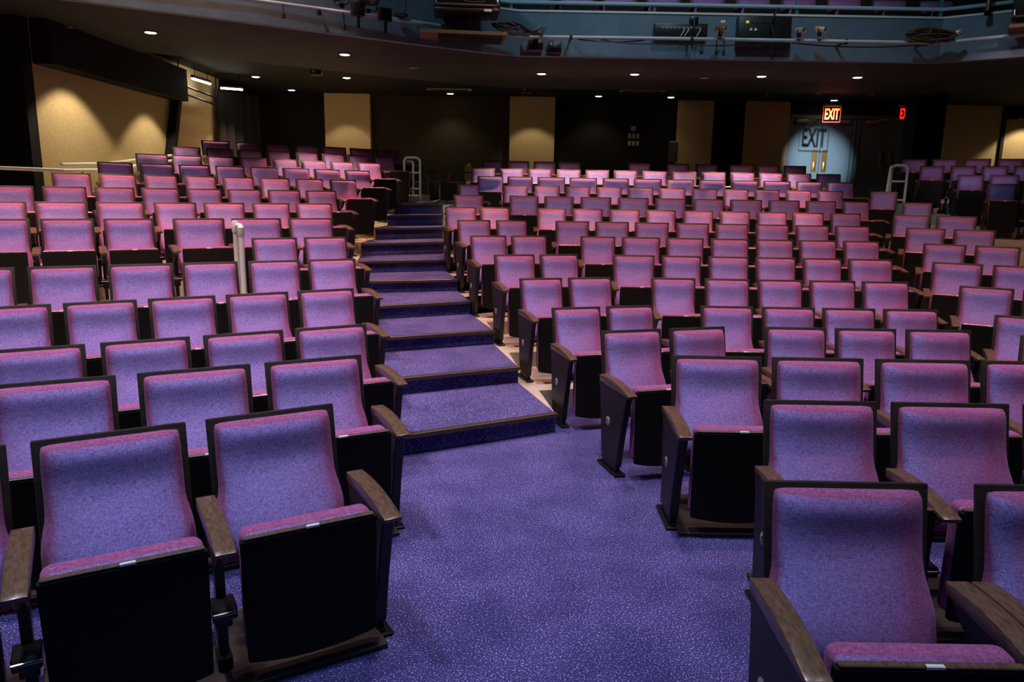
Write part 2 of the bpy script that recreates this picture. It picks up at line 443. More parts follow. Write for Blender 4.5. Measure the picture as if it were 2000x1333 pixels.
# seat tables: block, row, floor height, angle and seats of the short end pair, angle and seats of the row (x, y, back width)
ROWS = [
    ('C', 1, 0.000, 0, [], 0, [(1.106, 2.300, 0.538), (1.803, 2.300, 0.538)]),
    ('C', 2, 0.000, 0, [], 0, [(1.423, 3.290, 0.519), (2.020, 3.290, 0.540), (2.623, 3.290, 0.529)]),
    ('C', 3, 0.000, 0, [], 0, [(1.195, 4.220, 0.526), (1.784, 4.220, 0.532), (2.397, 4.220, 0.554), (3.003, 4.220, 0.532)]),
    ('C', 4, 0.000, 16, [(0.820, 5.024, 0.449), (1.310, 5.165, 0.437)], 0, [(2.032, 5.240, 0.443), (2.535, 5.240, 0.437), (3.057, 5.240, 0.466)]),
    ('C', 5, 0.000, 16, [(0.523, 6.015, 0.422), (0.983, 6.147, 0.426)], 0, [(1.815, 6.220, 0.446), (2.336, 6.220, 0.447), (2.847, 6.220, 0.446), (3.371, 6.220, 0.461)]),
    ('C', 6, 0.140, 16, [(0.259, 6.846, 0.413), (0.725, 6.980, 0.434)], 0, [(1.527, 7.050, 0.422), (2.039, 7.050, 0.426), (2.543, 7.050, 0.428), (3.041, 7.050, 0.439), (3.547, 7.050, 0.446)]),
    ('C', 7, 0.280, 16, [(0.011, 7.726, 0.439), (0.480, 7.860, 0.428)], 0, [(1.281, 7.930, 0.449), (1.788, 7.930, 0.423), (2.291, 7.930, 0.430), (2.792, 7.930, 0.430), (3.287, 7.930, 0.416), (3.801, 7.930, 0.473)]),
    ('C', 8, 0.420, 16, [(-0.293, 8.598, 0.430), (0.176, 8.732, 0.431)], 0, [(0.990, 8.800, 0.411), (1.498, 8.800, 0.452), (2.012, 8.800, 0.445), (2.539, 8.800, 0.451), (3.068, 8.800, 0.441), (3.575, 8.800, 0.441), (4.088, 8.800, 0.425)]),
    ('C', 9, 0.560, 16, [(-0.508, 9.504, 0.431), (-0.033, 9.640, 0.409)], 0, [(0.753, 9.710, 0.437), (1.267, 9.710, 0.440), (1.782, 9.710, 0.443), (2.310, 9.710, 0.427), (2.815, 9.710, 0.432), (3.337, 9.710, 0.430), (3.856, 9.710, 0.431), (4.373, 9.710, 0.445)]),
    ('C', 10, 0.700, 16, [(-0.742, 10.419, 0.440), (-0.274, 10.553, 0.426)], 0, [(0.526, 10.620, 0.411), (1.037, 10.620, 0.423), (1.554, 10.620, 0.433), (2.066, 10.620, 0.418), (2.589, 10.620, 0.425), (3.108, 10.620, 0.425), (3.627, 10.620, 0.425), (4.140, 10.620, 0.439), (4.668, 10.620, 0.429)]),
    ('C', 11, 0.860, 16, [(-0.686, 11.292, 0.453)], 0, [(0.146, 11.530, 0.448), (0.679, 11.530, 0.453), (1.241, 11.530, 0.474), (1.813, 11.530, 0.473), (2.383, 11.530, 0.471), (2.959, 11.530, 0.476), (3.531, 11.530, 0.489), (4.112, 11.530, 0.479), (4.673, 11.530, 0.463), (5.206, 11.530, 0.406)]),
    ('C', 12, 1.020, 16, [(-0.734, 12.185, 0.336)], 0, [(0.019, 12.440, 0.403), (0.535, 12.440, 0.420), (1.039, 12.440, 0.403), (1.555, 12.440, 0.411), (2.065, 12.440, 0.424), (2.588, 12.440, 0.435), (3.116, 12.440, 0.415), (3.630, 12.440, 0.412), (4.141, 12.440, 0.415), (4.657, 12.440, 0.415), (5.178, 12.440, 0.424)]),
    ('C', 13, 1.180, 0, [], 0, [(-0.431, 13.350, 0.455), (0.093, 13.350, 0.450), (0.642, 13.350, 0.485), (1.203, 13.350, 0.485), (1.775, 13.350, 0.467), (2.337, 13.350, 0.494), (2.910, 13.350, 0.480), (3.474, 13.350, 0.467), (4.037, 13.350, 0.485), (4.607, 13.350, 0.485), (5.177, 13.350, 0.462), (5.723, 13.350, 0.468)]),
    ('C', 14, 1.345, 0, [], 0, [(-0.595, 14.260, 0.445), (-0.059, 14.260, 0.435), (0.475, 14.260, 0.441), (1.005, 14.260, 0.446), (1.542, 14.260, 0.445), (2.070, 14.260, 0.445), (2.623, 14.260, 0.469), (3.175, 14.260, 0.450), (3.718, 14.260, 0.456), (4.262, 14.260, 0.450), (4.794, 14.260, 0.441), (5.323, 14.260, 0.456), (5.874, 14.260, 0.455)]),
    ('C', 15, 1.520, 0, [], 0, [(-0.451, 15.170, 0.403), (0.060, 15.170, 0.439), (0.594, 15.170, 0.447), (1.083, 15.170, 0.458), (2.474, 15.170, 0.442), (3.242, 15.170, 0.441), (3.804, 15.170, 0.439), (4.501, 15.170, 0.478), (5.028, 15.170, 0.433), (5.564, 15.170, 0.447)]),
    ('L', 1, 0.000, 0, [], 30, [(-2.026, 2.388, 0.520), (-1.512, 2.684, 0.521), (-0.998, 2.981, 0.519)]),
    ('L', 2, 0.000, 0, [], 27, [(-2.183, 3.418, 0.532), (-1.623, 3.703, 0.539), (-1.084, 3.978, 0.526)]),
    ('L', 3, 0.000, 0, [], 29, [(-2.718, 4.135, 0.492), (-2.221, 4.411, 0.492), (-1.724, 4.686, 0.492), (-1.229, 4.961, 0.489)]),
    ('L', 4, 0.135, 0, [], 31, [(-3.259, 4.755, 0.450), (-2.818, 5.020, 0.446), (-2.375, 5.286, 0.449), (-1.925, 5.557, 0.457), (-1.475, 5.827, 0.451)]),
    ('L', 5, 0.285, 0, [], 28, [(-4.018, 5.566, 0.448), (-3.542, 5.819, 0.471), (-3.053, 6.079, 0.485), (-2.586, 6.328, 0.448), (-2.118, 6.576, 0.443), (-1.665, 6.817, 0.438)]),
    ('L', 6, 0.430, 0, [], 30, [(-2.379, 7.431, 0.442), (-1.936, 7.686, 0.441)]),
    ('L', 7, 0.585, 0, [], 30, [(-4.868, 7.073, 0.501), (-4.381, 7.354, 0.458), (-3.914, 7.624, 0.459), (-3.341, 7.955, 0.512), (-2.828, 8.251, 0.527), (-2.315, 8.547, 0.501)]),
    ('L', 8, 0.735, 0, [], 32, [(-5.242, 7.674, 0.454), (-4.787, 7.958, 0.482), (-4.317, 8.252, 0.475), (-3.845, 8.547, 0.444), (-3.398, 8.826, 0.456), (-2.941, 9.112, 0.441), (-2.494, 9.391, 0.452)]),
    ('L', 9, 0.890, 0, [], 35, [(-5.516, 8.283, 0.421), (-5.102, 8.572, 0.435), (-4.686, 8.864, 0.417), (-4.284, 9.145, 0.421), (-3.869, 9.436, 0.406), (-3.469, 9.716, 0.421), (-3.050, 10.009, 0.432), (-2.633, 10.301, 0.433)]),
    ('L', 10, 1.050, 0, [], 37, [(-5.321, 9.104, 0.411), (-4.923, 9.404, 0.416), (-4.530, 9.700, 0.394), (-4.142, 9.993, 0.392), (-3.750, 10.288, 0.413), (-3.350, 10.589, 0.419), (-2.951, 10.890, 0.405), (-2.538, 11.201, 0.415)]),
    ('L', 11, 1.210, 0, [], 38, [(-5.237, 9.968, 0.419), (-4.842, 10.276, 0.430), (-4.457, 10.577, 0.411), (-4.074, 10.876, 0.409), (-3.687, 11.179, 0.413), (-3.303, 11.478, 0.421), (-2.912, 11.784, 0.427), (-2.506, 12.101, 0.431)]),
    ('L', 12, 1.360, 0, [], 38, [(-5.189, 10.892, 0.427), (-4.812, 11.186, 0.420), (-4.430, 11.485, 0.391), (-4.041, 11.789, 0.411), (-3.655, 12.091, 0.391), (-3.278, 12.385, 0.428), (-2.885, 12.692, 0.409), (-2.489, 13.001, 0.430)]),
    ('L', 13, 1.510, 0, [], 38, [(-5.075, 11.809, 0.405), (-4.686, 12.113, 0.422), (-4.306, 12.410, 0.381), (-3.934, 12.701, 0.387), (-3.551, 13.000, 0.392), (-3.173, 13.296, 0.419), (-2.792, 13.593, 0.418), (-2.398, 13.901, 0.400)]),
    ('L', 14, 1.670, 0, [], 38, [(-5.019, 12.814, 0.461), (-4.591, 13.148, 0.420), (-4.185, 13.465, 0.432), (-3.763, 13.795, 0.434), (-3.340, 14.125, 0.461), (-2.914, 14.458, 0.467), (-2.475, 14.802, 0.489)]),
    ('R', 4, 0.000, 0, [], -27, [(3.742, 4.968, 0.470)]),
    ('R', 5, 0.000, 0, [], -27, [(4.152, 5.899, 0.470)]),
    ('R', 6, 0.140, 0, [], -27, [(4.314, 6.736, 0.430), (4.754, 6.511, 0.430)]),
    ('R', 7, 0.280, 0, [], -27, [(4.549, 7.625, 0.454), (5.029, 7.381, 0.454)]),
    ('R', 8, 0.420, 0, [], -27, [(4.882, 8.472, 0.428), (5.336, 8.241, 0.429)]),
    ('R', 9, 0.560, 0, [], -27, [(5.148, 9.392, 0.437), (5.614, 9.154, 0.442)]),
    ('R', 10, 0.700, 0, [], -27, [(5.434, 10.306, 0.449), (5.911, 10.063, 0.473)]),
    ('R', 11, 0.860, 0, [], -27, [(5.977, 11.214, 0.395)]),
    ('R', 12, 1.020, 0, [], -27, [(5.915, 12.141, 0.398)]),
    ('R', 13, 1.180, 0, [], -27, [(7.902, 12.316, 0.406), (8.344, 12.091, 0.406)]),
    ('R', 14, 1.345, 0, [], -27, [(7.951, 13.278, 0.401), (8.393, 13.053, 0.428)]),
    ('R', 15, 1.520, 0, [], -27, [(7.727, 14.144, 0.404), (8.174, 13.917, 0.405), (8.611, 13.694, 0.408), (9.047, 13.472, 0.405)]),
    ('R', 16, 1.690, 0, [], -27, [(7.911, 15.164, 0.449), (8.388, 14.921, 0.446), (8.870, 14.676, 0.445), (9.359, 14.427, 0.446)]),
]


# ------------------------------------------------------------------ the room shell
X0, X1, YB, ZC = -9.5, 13.0, 18.6, 9.2
YS = -7.0
f = MB().box(((X0 + X1) / 2, (YS + YB + 0.2) / 2, -0.05), (X1 - X0 + 0.4, YB + 0.4 - YS, 0.1)).build('floor', MAT['carpet'])
struct(f)
struct(MB().box(((X0 + X1) / 2, YS + 9.6, ZC + 0.05), (X1 - X0 + 0.4, 19.2, 0.1)).build('ceiling', MAT['black']))
struct(MB().box(((X0 + X1) / 2, YS - 0.1, ZC / 2), (X1 - X0 + 0.4, 0.2, ZC)).build('wall_front', MAT['black']))
struct(MB().box((X1 + 0.1, (YS + YB) / 2, ZC / 2), (0.2, YB - YS, ZC)).build('wall_right', MAT['black']))
struct(MB().box((X0 - 0.1, (YS + YB) / 2, ZC / 2), (0.2, YB - YS, ZC)).build('wall_left_front', MAT['black']))
struct(MB().box(((X0 + X1) / 2, YB + 0.1, ZC / 2), (X1 - X0 + 0.4, 0.2, ZC)).build('wall_back', MAT['dark_wall']))
# the side wall of the seating bay, lit from above; a black return closes it towards the stage
struct(MB().box((-6.36, (10.08 + 16.35) / 2, 2.4), (0.2, 6.27, 4.0)).build('wall_left', MAT['beige']))
struct(MB().box((-6.36, (16.35 + YB) / 2, 2.4), (0.19, YB - 16.35, 4.0)).build('wall_left_rear', MAT['black']))
struct(MB().box((-7.86, 9.98, 2.5), (3.2, 0.2, 5.0)).build('wall_left_return', MAT['black']))
struct(MB().box((-6.13, 12.14, 3.58), (0.26, 4.1, 0.56), bevel=0.01, seg=1).build('ceiling_bulkhead', MAT['black'], smooth=0))
# soffit under the balcony, its rear part stepped up, and the balcony deck above
fr = [(-9.4, 6.66), (-5.01, 9.09), (-1.52, 11.27), (-0.43, 11.9), (0.02, 12.1), (6.5, 12.1), (7.17, 11.62), (11.5, 8.4)]
step = [(12.9, 12.4), (9.2, 14.15), (8.24, 15.8), (-0.2, 15.8), (-2.04, 14.84), (-4.55, 13.12), (-5.8, 12.5), (-9.4, 11.0)]
struct(MB().prism([(x, y + 0.06) for x, y in fr] + step, 'z', 3.85, 4.02).build('ceiling_soffit', MAT['soffit']))
struct(MB().prism(step + [(-9.4, YB), (12.9, YB)], 'z', 4.0, 4.11).build('ceiling_rear', MAT['black'], smooth=0))
# balcony front: a painted upstand with a capping
def ribbon(pts, off, z0, z1, name, m):
    """a wall of given thickness along a polyline"""
    P = [Vector((x, y)) for x, y in pts]
    back = []
    for i, p in enumerate(P):
        a = P[max(i - 1, 0)]
        b = P[min(i + 1, len(P) - 1)]
        t = (b - a).normalized()
        back.append(p + Vector((-t.y, t.x)) * off)
    poly = [(p.x, p.y) for p in P] + [(p.x, p.y) for p in back[::-1]]
    return MB().prism(poly, 'z', z0, z1).build(name, m, smooth=0)


struct(ribbon(fr, 0.12, 3.845, 4.48, 'wall_balcony_front', MAT['blue_paint']))
struct(ribbon([(x, y - 0.015) for x, y in fr], 0.15, 4.48, 4.51, 'trim_balcony_cap', MAT['grey_paint']))
struct(MB().box((2.2, 15.45, 4.16), (21.6, 6.3, 0.08)).build('floor_balcony', MAT['dark_wall']))
struct(MB().box((2.2, 14.2, 4.9), (20, 0.2, 1.5)).build('wall_balcony', MAT['dark_wall']))

# back wall features: beige pilasters and dark drapes
for n, (xa, xb, m, d) in enumerate((( -4.56, -3.47, 'beige', .22), (-0.15, 0.93, 'beige', .22), (3.88, 4.75, 'beige', .05),
                                    (5.5, 6.55, 'beige', .12), (9.95, 11.66, 'beige', .05), (-6.2, -4.56, 'black', .03),
                                    (0.93, 3.86, 'black', .02), (4.75, 5.5, 'black', .06), (-3.47, -0.15, 'dark_wall', .02))):
    struct(MB().box(((xa + xb) / 2, YB - d / 2, 2.6), (xb - xa, d, 3.0), bevel=0.008, seg=1).build('trim_%d' % (n + 1), MAT[m], smooth=0))
struct(MB().box((8.75, 16.55, 2.7), (0.62, 0.5, 2.6), bevel=0.01, seg=1).build('wall_right_pier', MAT['black'], smooth=0))


def door(n, x, w, z0, h, paint, plates=True, single=False, closers=True):
    d = thing('door_%d' % n, 'x', 'door', (x, YB, z0))
    del d['label'], d['category']
    struct(d)
    k = 1 if single else 2
    lw = w / k
    for i in range(k):
        cx = -w / 2 + lw * (i + 0.5)
        lf = MB().box((cx, -0.05, h / 2), (lw - 0.012, 0.05, h), bevel=0.004, seg=1).build('leaf', MAT[paint], d)
        sgn = (1 if i == 0 else -1) if not single else -1
        if plates:
            px = cx + sgn * (lw / 2 - 0.12)
            MB().box((px, -0.082, 1.12), (0.13, 0.012, 0.52), bevel=0.004, seg=1).box((px, -0.105, 1.0), (0.05, 0.035, 0.2), bevel=0.01) \
                .build('push_plate', MAT['brass'], lf)
        if closers:
            MB().box((cx + (0.0 if not single else -0.1) - sgn * 0.12, -0.11, h - 0.05), (0.3, 0.07, 0.075), bevel=0.008) \
                .tube([(cx - sgn * 0.05, -0.12, h - 0.02), (cx + sgn * 0.12, -0.3, h - 0.01), (cx + sgn * 0.3, -0.09, h + 0.01)], 0.012, 6) \
                .build('door_closer', MAT['closer'], lf)
    MB().box((-w / 2 - 0.04, -0.06, h / 2), (0.07, 0.1, h + 0.08)).box((w / 2 + 0.04, -0.06, h / 2), (0.07, 0.1, h + 0.08)) \
        .box((0, -0.06, h + 0.05), (w + 0.15, 0.1, 0.08)).build('door_frame', MAT['blue_door'] if paint == 'blue_door' else MAT['dark_wall'], d)
    return d


door(1, 7.36, 1.46, 1.52, 2.1, 'blue_door')
door(2, 9.0, 1.46, 1.52, 2.1, 'blue_door')
door(3, 12.3, 1.1, 1.69, 2.0, 'beige', plates=False, single=True)

# ------------------------------------------------------------------ seating tiers
ST_L = [(-.76, 4.80), (-.94, 5.80), (-1.26, 6.75), (-1.46, 7.74), (-1.81, 8.69), (-2.00, 9.58), (-2.13, 10.4), (-2.10, 11.35), (-2.06, 12.2), (-2.08, 13.0)]
ST_R = [(.34, 5.39), (.06, 6.29), (-.18, 7.25), (-.47, 8.23), (-.68, 9.08), (-.91, 10.06), (-1.04, 11.05), (-1.14, 12.0), (-1.22, 12.85), (-1.29, 13.65)]
ST_Z = [.15, .29, .43, .575, .715, .865, 1.034, 1.20, 1.37, 1.545]
ROW = {(b, r): (z, aa, A, ab, B) for b, r, z, aa, A, ab, B in ROWS}


def rowdir(a):
    return Vector((math.cos(math.radians(a)), math.sin(math.radians(a))))


GAP = 0.13
for k in range(1, 11):
    # centre and right blocks: row k+5 stands on tier k
    z, aa, A, ab, B = ROW[('C', k + 4)]
    z1 = ROW[('C', k + 5)][0]
    pts = [Vector(ST_R[k - 1])]
    if A:
        u = rowdir(aa)
        p = Vector(A[0][:2])
        pts.append(p - u * 0.30 + Vector((0, GAP)))
        q = Vector(A[-1][:2])
        j = Vector((B[0][0] - 0.3, B[0][1] + GAP))
        pts.append(j)
    else:
        pts.append(Vector((B[0][0] - 0.35, B[0][1] + GAP)))
    e = Vector((B[-1][0] + 0.15, B[-1][1] + GAP))
    pts.append(e)
    pts.append(e + rowdir(-27) * min(7.5, (X1 - e.x) / 0.9))
    pts.append(Vector((X1, YB)))
    pts.append(Vector((ST_R[9][0], YB)))
    for s in range(9, k - 1, -1):
        pts.append(Vector(ST_R[s]))
    struct(MB().prism([tuple(p) for p in pts], 'z', z if k > 1 else 0.0, z1).build('floor_tier_centre', MAT['concrete'], smooth=0))
for k in range(1, 12):
    z, _, _, ab, B = ROW[('L', k + 2)]
    z1 = ROW[('L', k + 3)][0]
    u = rowdir(ab)
    nrm = Vector((-u.y, u.x))
    p = Vector(B[-1][:2]) + u * 0.32 + nrm * GAP
    sx = max(-9.4, X0 + 0.1)
    t = (p.x - sx) / u.x
    pts = [Vector(ST_L[min(k, 10) - 1])] if k <= 10 else []
    pts += [p, p - u * t, Vector((sx, YB)), Vector((ST_L[9][0] , YB))]
    if k > 10:
        pts += [Vector((ST_L[9][0], p.y + 0.05))]
    for s in range(9, k - 1, -1):
        pts.append(Vector(ST_L[s]))
    struct(MB().prism([tuple(p) for p in pts], 'z', z if k > 1 else 0.0, z1).build('floor_tier_left', MAT['concrete'], smooth=0))
# rear right tier under the last row of the right block
z, aa, A, ab, B = ROW[('R', 15)]
e = Vector((B[0][0] - 0.4, B[0][1] + 0.2 + GAP))
struct(MB().prism([tuple(e), tuple(e + rowdir(-27) * 5.0), (X1, YB), (9.42, YB), (9.42, 16.9), (e.x, 16.0)], 'z', 1.52, 1.69)
       .build('floor_tier_right', MAT['concrete'], smooth=0))

# ------------------------------------------------------------------ carpeted centre stairs
stairs = thing('staircase', 'blue-violet carpeted steps with bronze nosings climbing between the seating blocks', 'stairs', (0, 0, 0))
for k in range(10):
    l, r = Vector(ST_L[k]), Vector(ST_R[k])
    if k < 9:
        l2, r2 = Vector(ST_L[k + 1]), Vector(ST_R[k + 1])
    else:
        l2, r2 = Vector((ST_L[9][0], YB - 0.06)), Vector((ST_R[9][0], YB - 0.06))
    d = (r - l).normalized()
    nrm = Vector((d.y, -d.x))           # towards the stage
    zb = ST_Z[k - 1] if k else 0.0
    # tread with its riser, the next step starts on top of it
    poly = [tuple(l), tuple(r), tuple(r2 + (r2 - r).normalized() * 0.02), tuple(l2 + (l2 - l).normalized() * 0.02)]
    st = MB().prism(poly, 'z', zb, ST_Z[k], bevel=0.006, seg=1).build('step', MAT['carpet'], stairs)
    m = (l + r) / 2
    ln = (r - l).length
    ang = math.atan2(d.y, d.x)
    rot = Matrix.Rotation(ang, 3, 'Z')
    nb = MB().box((m.x + nrm.x * 0.012, m.y + nrm.y * 0.012, ST_Z[k] + 0.001), (ln - 0.005, 0.052, 0.012), bevel=0.003, seg=1, rot=rot)
    nb.box((m.x + nrm.x * 0.024, m.y + nrm.y * 0.024, ST_Z[k] - 0.012), (ln - 0.005, 0.028, 0.030), bevel=0.003, seg=1, rot=rot)
    nb.build('step_nosing', MAT['nosing'], st)

# ------------------------------------------------------------------ tip-up theatre seats
H = 0.865
LEAN = math.radians(12.0)
SA, CA = math.sin(LEAN), math.cos(LEAN)


def bk(x, s, t):
    """a point of the backrest: s metres down from its top edge, t metres in front of it"""
    return Vector((x, -s * SA - t * CA, H - s * CA + t * SA))


def backrest_frame_mesh():
    mb = MB()
    w, th = 0.225, 0.024
    vs_ = [mb.bm.verts.new(bk(x, s, t)) for t in (0, -th) for x, s in ((-w, 0), (w, 0), (w * 0.985, 0.60), (-w * 0.985, 0.60))]
    a, b = vs_[:4], vs_[4:]
    fs = [mb.bm.faces.new(a), mb.bm.faces.new(b[::-1])]
    for i in range(4):
        fs.append(mb.bm.faces.new((a[i], b[i], b[(i + 1) % 4], a[(i + 1) % 4])))
    bmesh.ops.recalc_face_normals(mb.bm, faces=fs)
    mb._bevel(list({e for fc in fs for e in fc.edges}), 0.006, 2)
    return mb.mesh('backrest_frame', MAT['frame'])


def back_cushion_mesh():
    mb = MB()
    nu, nv = 22, 30
    grid = []
    for j in range(nv + 1):
        v = -math.cos(PI * j / nv)
        s = 0.021 + (v + 1) / 2 * 0.555
        f = min(max((s - 0.25) / 0.17, 0), 1)
        hw = 0.2035 + 0.021 * f * f * (3 - 2 * f)
        row = []
        for i in range(nu + 1):
            u = -math.cos(PI * i / nu)
            dl = s - 0.021
            # small radius where the cover meets the board, then a broad soft crown
            eu = max(0.0, 1 - abs(u) ** 14) ** 0.36
            ev = min(1.0, max(0.0, dl / 0.016)) ** 0.45 if v < 0 else max(0.0, 1 - v ** 14) ** 0.36
            top = math.sqrt(max(0.0, 1 - (1 - dl / 0.10) ** 2)) if dl < 0.10 else 1.0
            side = 1 - abs(u) ** 4
            g = min(max((s - 0.10) / 0.43, 0), 1)
            g = g * g * (3 - 2 * g)
            th = (0.016 + (0.050 * top - 0.020 * min(max((s - 0.08) / 0.12, 0), 1)) * (0.4 + 0.6 * side)
                  + 0.092 * g * (1 - 0.25 * u * u))
            cu = 1 - 0.012 * (abs(v) ** 14)
            # softly rounded upper corners
            row.append(mb.bm.verts.new(bk(hw * u * (1 - 0.02 * max(0, -v) ** 16 * abs(u) ** 3) * cu, s + (0.006 * abs(u) ** 14 if v < 0 else 0), max(0.0005, th * eu * ev))))
        grid.append(row)
    for j in range(nv):
        for i in range(nu):
            mb.bm.faces.new((grid[j][i], grid[j][i + 1], grid[j + 1][i + 1], grid[j + 1][i]))
    return mb.mesh('back_cushion', MAT['fabric'], 60)


def seat_cushion_mesh():
    mb = MB().box((0, -0.513, 0.362), (0.412, 0.090, 0.475), bevel=0.030, seg=5)
    for v in mb.bm.verts:
        if v.co.z > 0.5:
            v.co.z += 0.006 * (1 - (v.co.x / 0.206) ** 2)
        # squab swells towards the sitter
        if v.co.y > -0.5:
            v.co.y += 0.02 * (1 - (v.co.x / 0.206) ** 4) * math.sin(PI * min(max((v.co.z - 0.12) / 0.48, 0), 1))
    return mb.mesh('seat_cushion', MAT['fabric'], 50)


def seat_panel_mesh():
    w = 0.212
    poly = [(-w, 0.583), (w, 0.583)]
    n = 14
    for i in range(n + 1):
        x = w - 2 * w * i / n
        poly.append((x * (0.97 if i in (0, n) else 0.97), 0.118 - 0.028 * (1 - (x / w) ** 2)))
    return MB().prism(poly, 'y', -0.582, -0.552, bevel=0.004, seg=1).mesh('seat_panel', MAT['panel'])


ME = {}
ME['frame'] = backrest_frame_mesh()
ME['back'] = back_cushion_mesh()
ME['cushion'] = seat_cushion_mesh()
ME['panel'] = seat_panel_mesh()
ME['lip'] = MB().box((0, -0.569, 0.589), (0.408, 0.024, 0.010), bevel=0.003, seg=1).mesh('front_lip', MAT['arm'])
ME['number'] = MB().box((0.005, -0.5760, 0.5900), (0.042, 0.014, 0.0105), bevel=0.002, seg=1).mesh('number_plate', MAT['plate'])


def arm_mesh(x, w=0.062):
    top = []
    for i in range(13):
        t = i / 12
        y = -0.15 - 0.47 * t
        top.append((y, 0.602 + 0.010 * math.sin(PI * min(t * 1.1, 1)) - 0.030 * t ** 3))
    poly = top + [(-0.612, 0.552), (-0.40, 0.556), (-0.16, 0.562)]
    return MB().prism(poly, 'x', x - w / 2, x + w / 2, bevel=0.005, seg=2).mesh('armrest', MAT['arm'])


def standard_mesh(x):
    mb = MB()
    mb.prism([(-0.56, 0.553), (-0.17, 0.556), (-0.22, 0.50), (-0.36, 0.44), (-0.47, 0.46)], 'x', x - 0.017, x + 0.017, bevel=0.003, seg=1)
    mb.box((x, -0.40, 0.27), (0.03, 0.052, 0.54), bevel=0.004, seg=1)
    mb.box((x, -0.40, 0.012), (0.085, 0.20, 0.016), bevel=0.004, seg=1)
    mb.box((x, -0.40, 0.05), (0.045, 0.09, 0.06), bevel=0.006, seg=1)
    return mb.mesh('standard', MAT['black_metal'])


def hinge_mesh(x):
    mb = MB().box((x, -0.455, 0.285), (0.074, 0.10, 0.05), bevel=0.005, seg=1)
    mb.box((x, -0.44, 0.245), (0.05, 0.05, 0.07), bevel=0.004, seg=1)
    return mb.mesh('hinge_bracket', MAT['black_metal'])


def pin_mesh(x):
    return MB().tube([(x - 0.036, -0.512, 0.292), (x + 0.036, -0.512, 0.292)], 0.006, 8).mesh('hinge_pin', MAT['steel'])


def end_panel_mesh(x):
    poly = [(-0.575, 0.554), (-0.13, 0.560), (-0.16, 0.46), (-0.215, 0.055), (-0.455, 0.055), (-0.49, 0.25), (-0.545, 0.47)]
    return MB().prism(poly, 'x', x - 0.021, x + 0.021, bevel=0.004, seg=1).mesh('end_panel', MAT['frame'])


def foot_mesh(x):
    mb = MB().box((x, -0.335, 0.010), (0.075, 0.31, 0.016), bevel=0.005, seg=1)
    mb.box((x, -0.335, 0.036), (0.032, 0.22, 0.05), bevel=0.004, seg=1)
    for y in (-0.465, -0.205):
        mb.lathe([(0.011, 0), (0.011, 0.012), (0.006, 0.014)], (x, y, 0.017), seg=8)
    return mb.mesh('floor_foot', MAT['black_metal'])


AX = 0.258
for sd, sx in (('l', -AX), ('r', AX)):
    ME['arm' + sd] = arm_mesh(sx)
    ME['std' + sd] = standard_mesh(sx)
    ME['hinge' + sd] = hinge_mesh(sx)
    ME['pin' + sd] = pin_mesh(sx)
    ME['end' + sd] = end_panel_mesh(sx)
    ME['foot' + sd] = foot_mesh(sx)
    q = -1 if sd == 'l' else 1
    rot = Matrix.Rotation(q * PI / 2, 3, 'Y')
    ME['badge' + sd] = MB().lathe([(0.029, 0), (0.029, 0.003), (0.027, 0.004)], (sx + q * 0.0205, -0.305, 0.325), rot, 24).mesh('row_badge', MAT['badge'])
    ME['mark' + sd] = MB().tube([(sx + q * 0.0248, -0.305 + 0.007 * math.cos(a * PI / 8), 0.325 + 0.013 * math.sin(a * PI / 8))
                                 for a in range(13)], 0.0022, 6).mesh('badge_mark', MAT['frame'])
ME['base'] = MB().box((0, -0.30, 0.012), (0.50, 0.52, 0.024), bevel=0.004, seg=1).mesh('floor_plate', MAT['frame'])


def make_seat(x, y, z, ang, w, label, group, left='arm', right=None, fine=True, base=False, near=False):
    t = thing('theatre_seat', label, 'theatre seat', (x, y, z), math.radians(ang), group)
    t.scale = (w / 0.45, 1, 1)
    obj('backrest_frame', ME['frame'], t)
    obj('back_cushion', ME['back'], t)
    obj('seat_cushion', ME['cushion'], t)
    p = obj('seat_panel', ME['panel'], t)
    obj('front_lip', ME['lip'], p)
    if fine:
        obj('number_plate', ME['number'], p)
    for sd, kind in (('l', left), ('r', right)):
        if not kind:
            continue
        obj('armrest', ME['arm' + sd], t)
        if kind == 'end':
            e = obj('end_panel', ME['end' + sd], t)
            if fine:
                b = obj('row_badge', ME['badge' + sd], e)
                obj('floor_foot', ME['foot' + sd], e)
                if near:
                    obj('badge_mark', ME['mark' + sd], e)
        else:
            s = obj('standard', ME['std' + sd], t)
            if fine:
                obj('hinge_bracket', ME['hinge' + sd], s)
                obj('hinge_pin', ME['pin' + sd], s)
    if base:
        obj('floor_plate', ME['base'], t)
    return t


ORD = ['zeroth', 'first', 'second', 'third', 'fourth', 'fifth', 'sixth', 'seventh', 'eighth', 'ninth', 'tenth', 'eleventh', 'twelfth',
       'thirteenth', 'fourteenth', 'fifteenth', 'sixteenth']


def tone(b, r):
    if b == 'R':
        return 'purple' if r < 9 else 'mauve'
    lim = (3, 8) if b == 'C' else (2, 7)
    return 'blue-violet' if r <= lim[0] else ('purple' if r <= lim[1] else 'rose-pink')


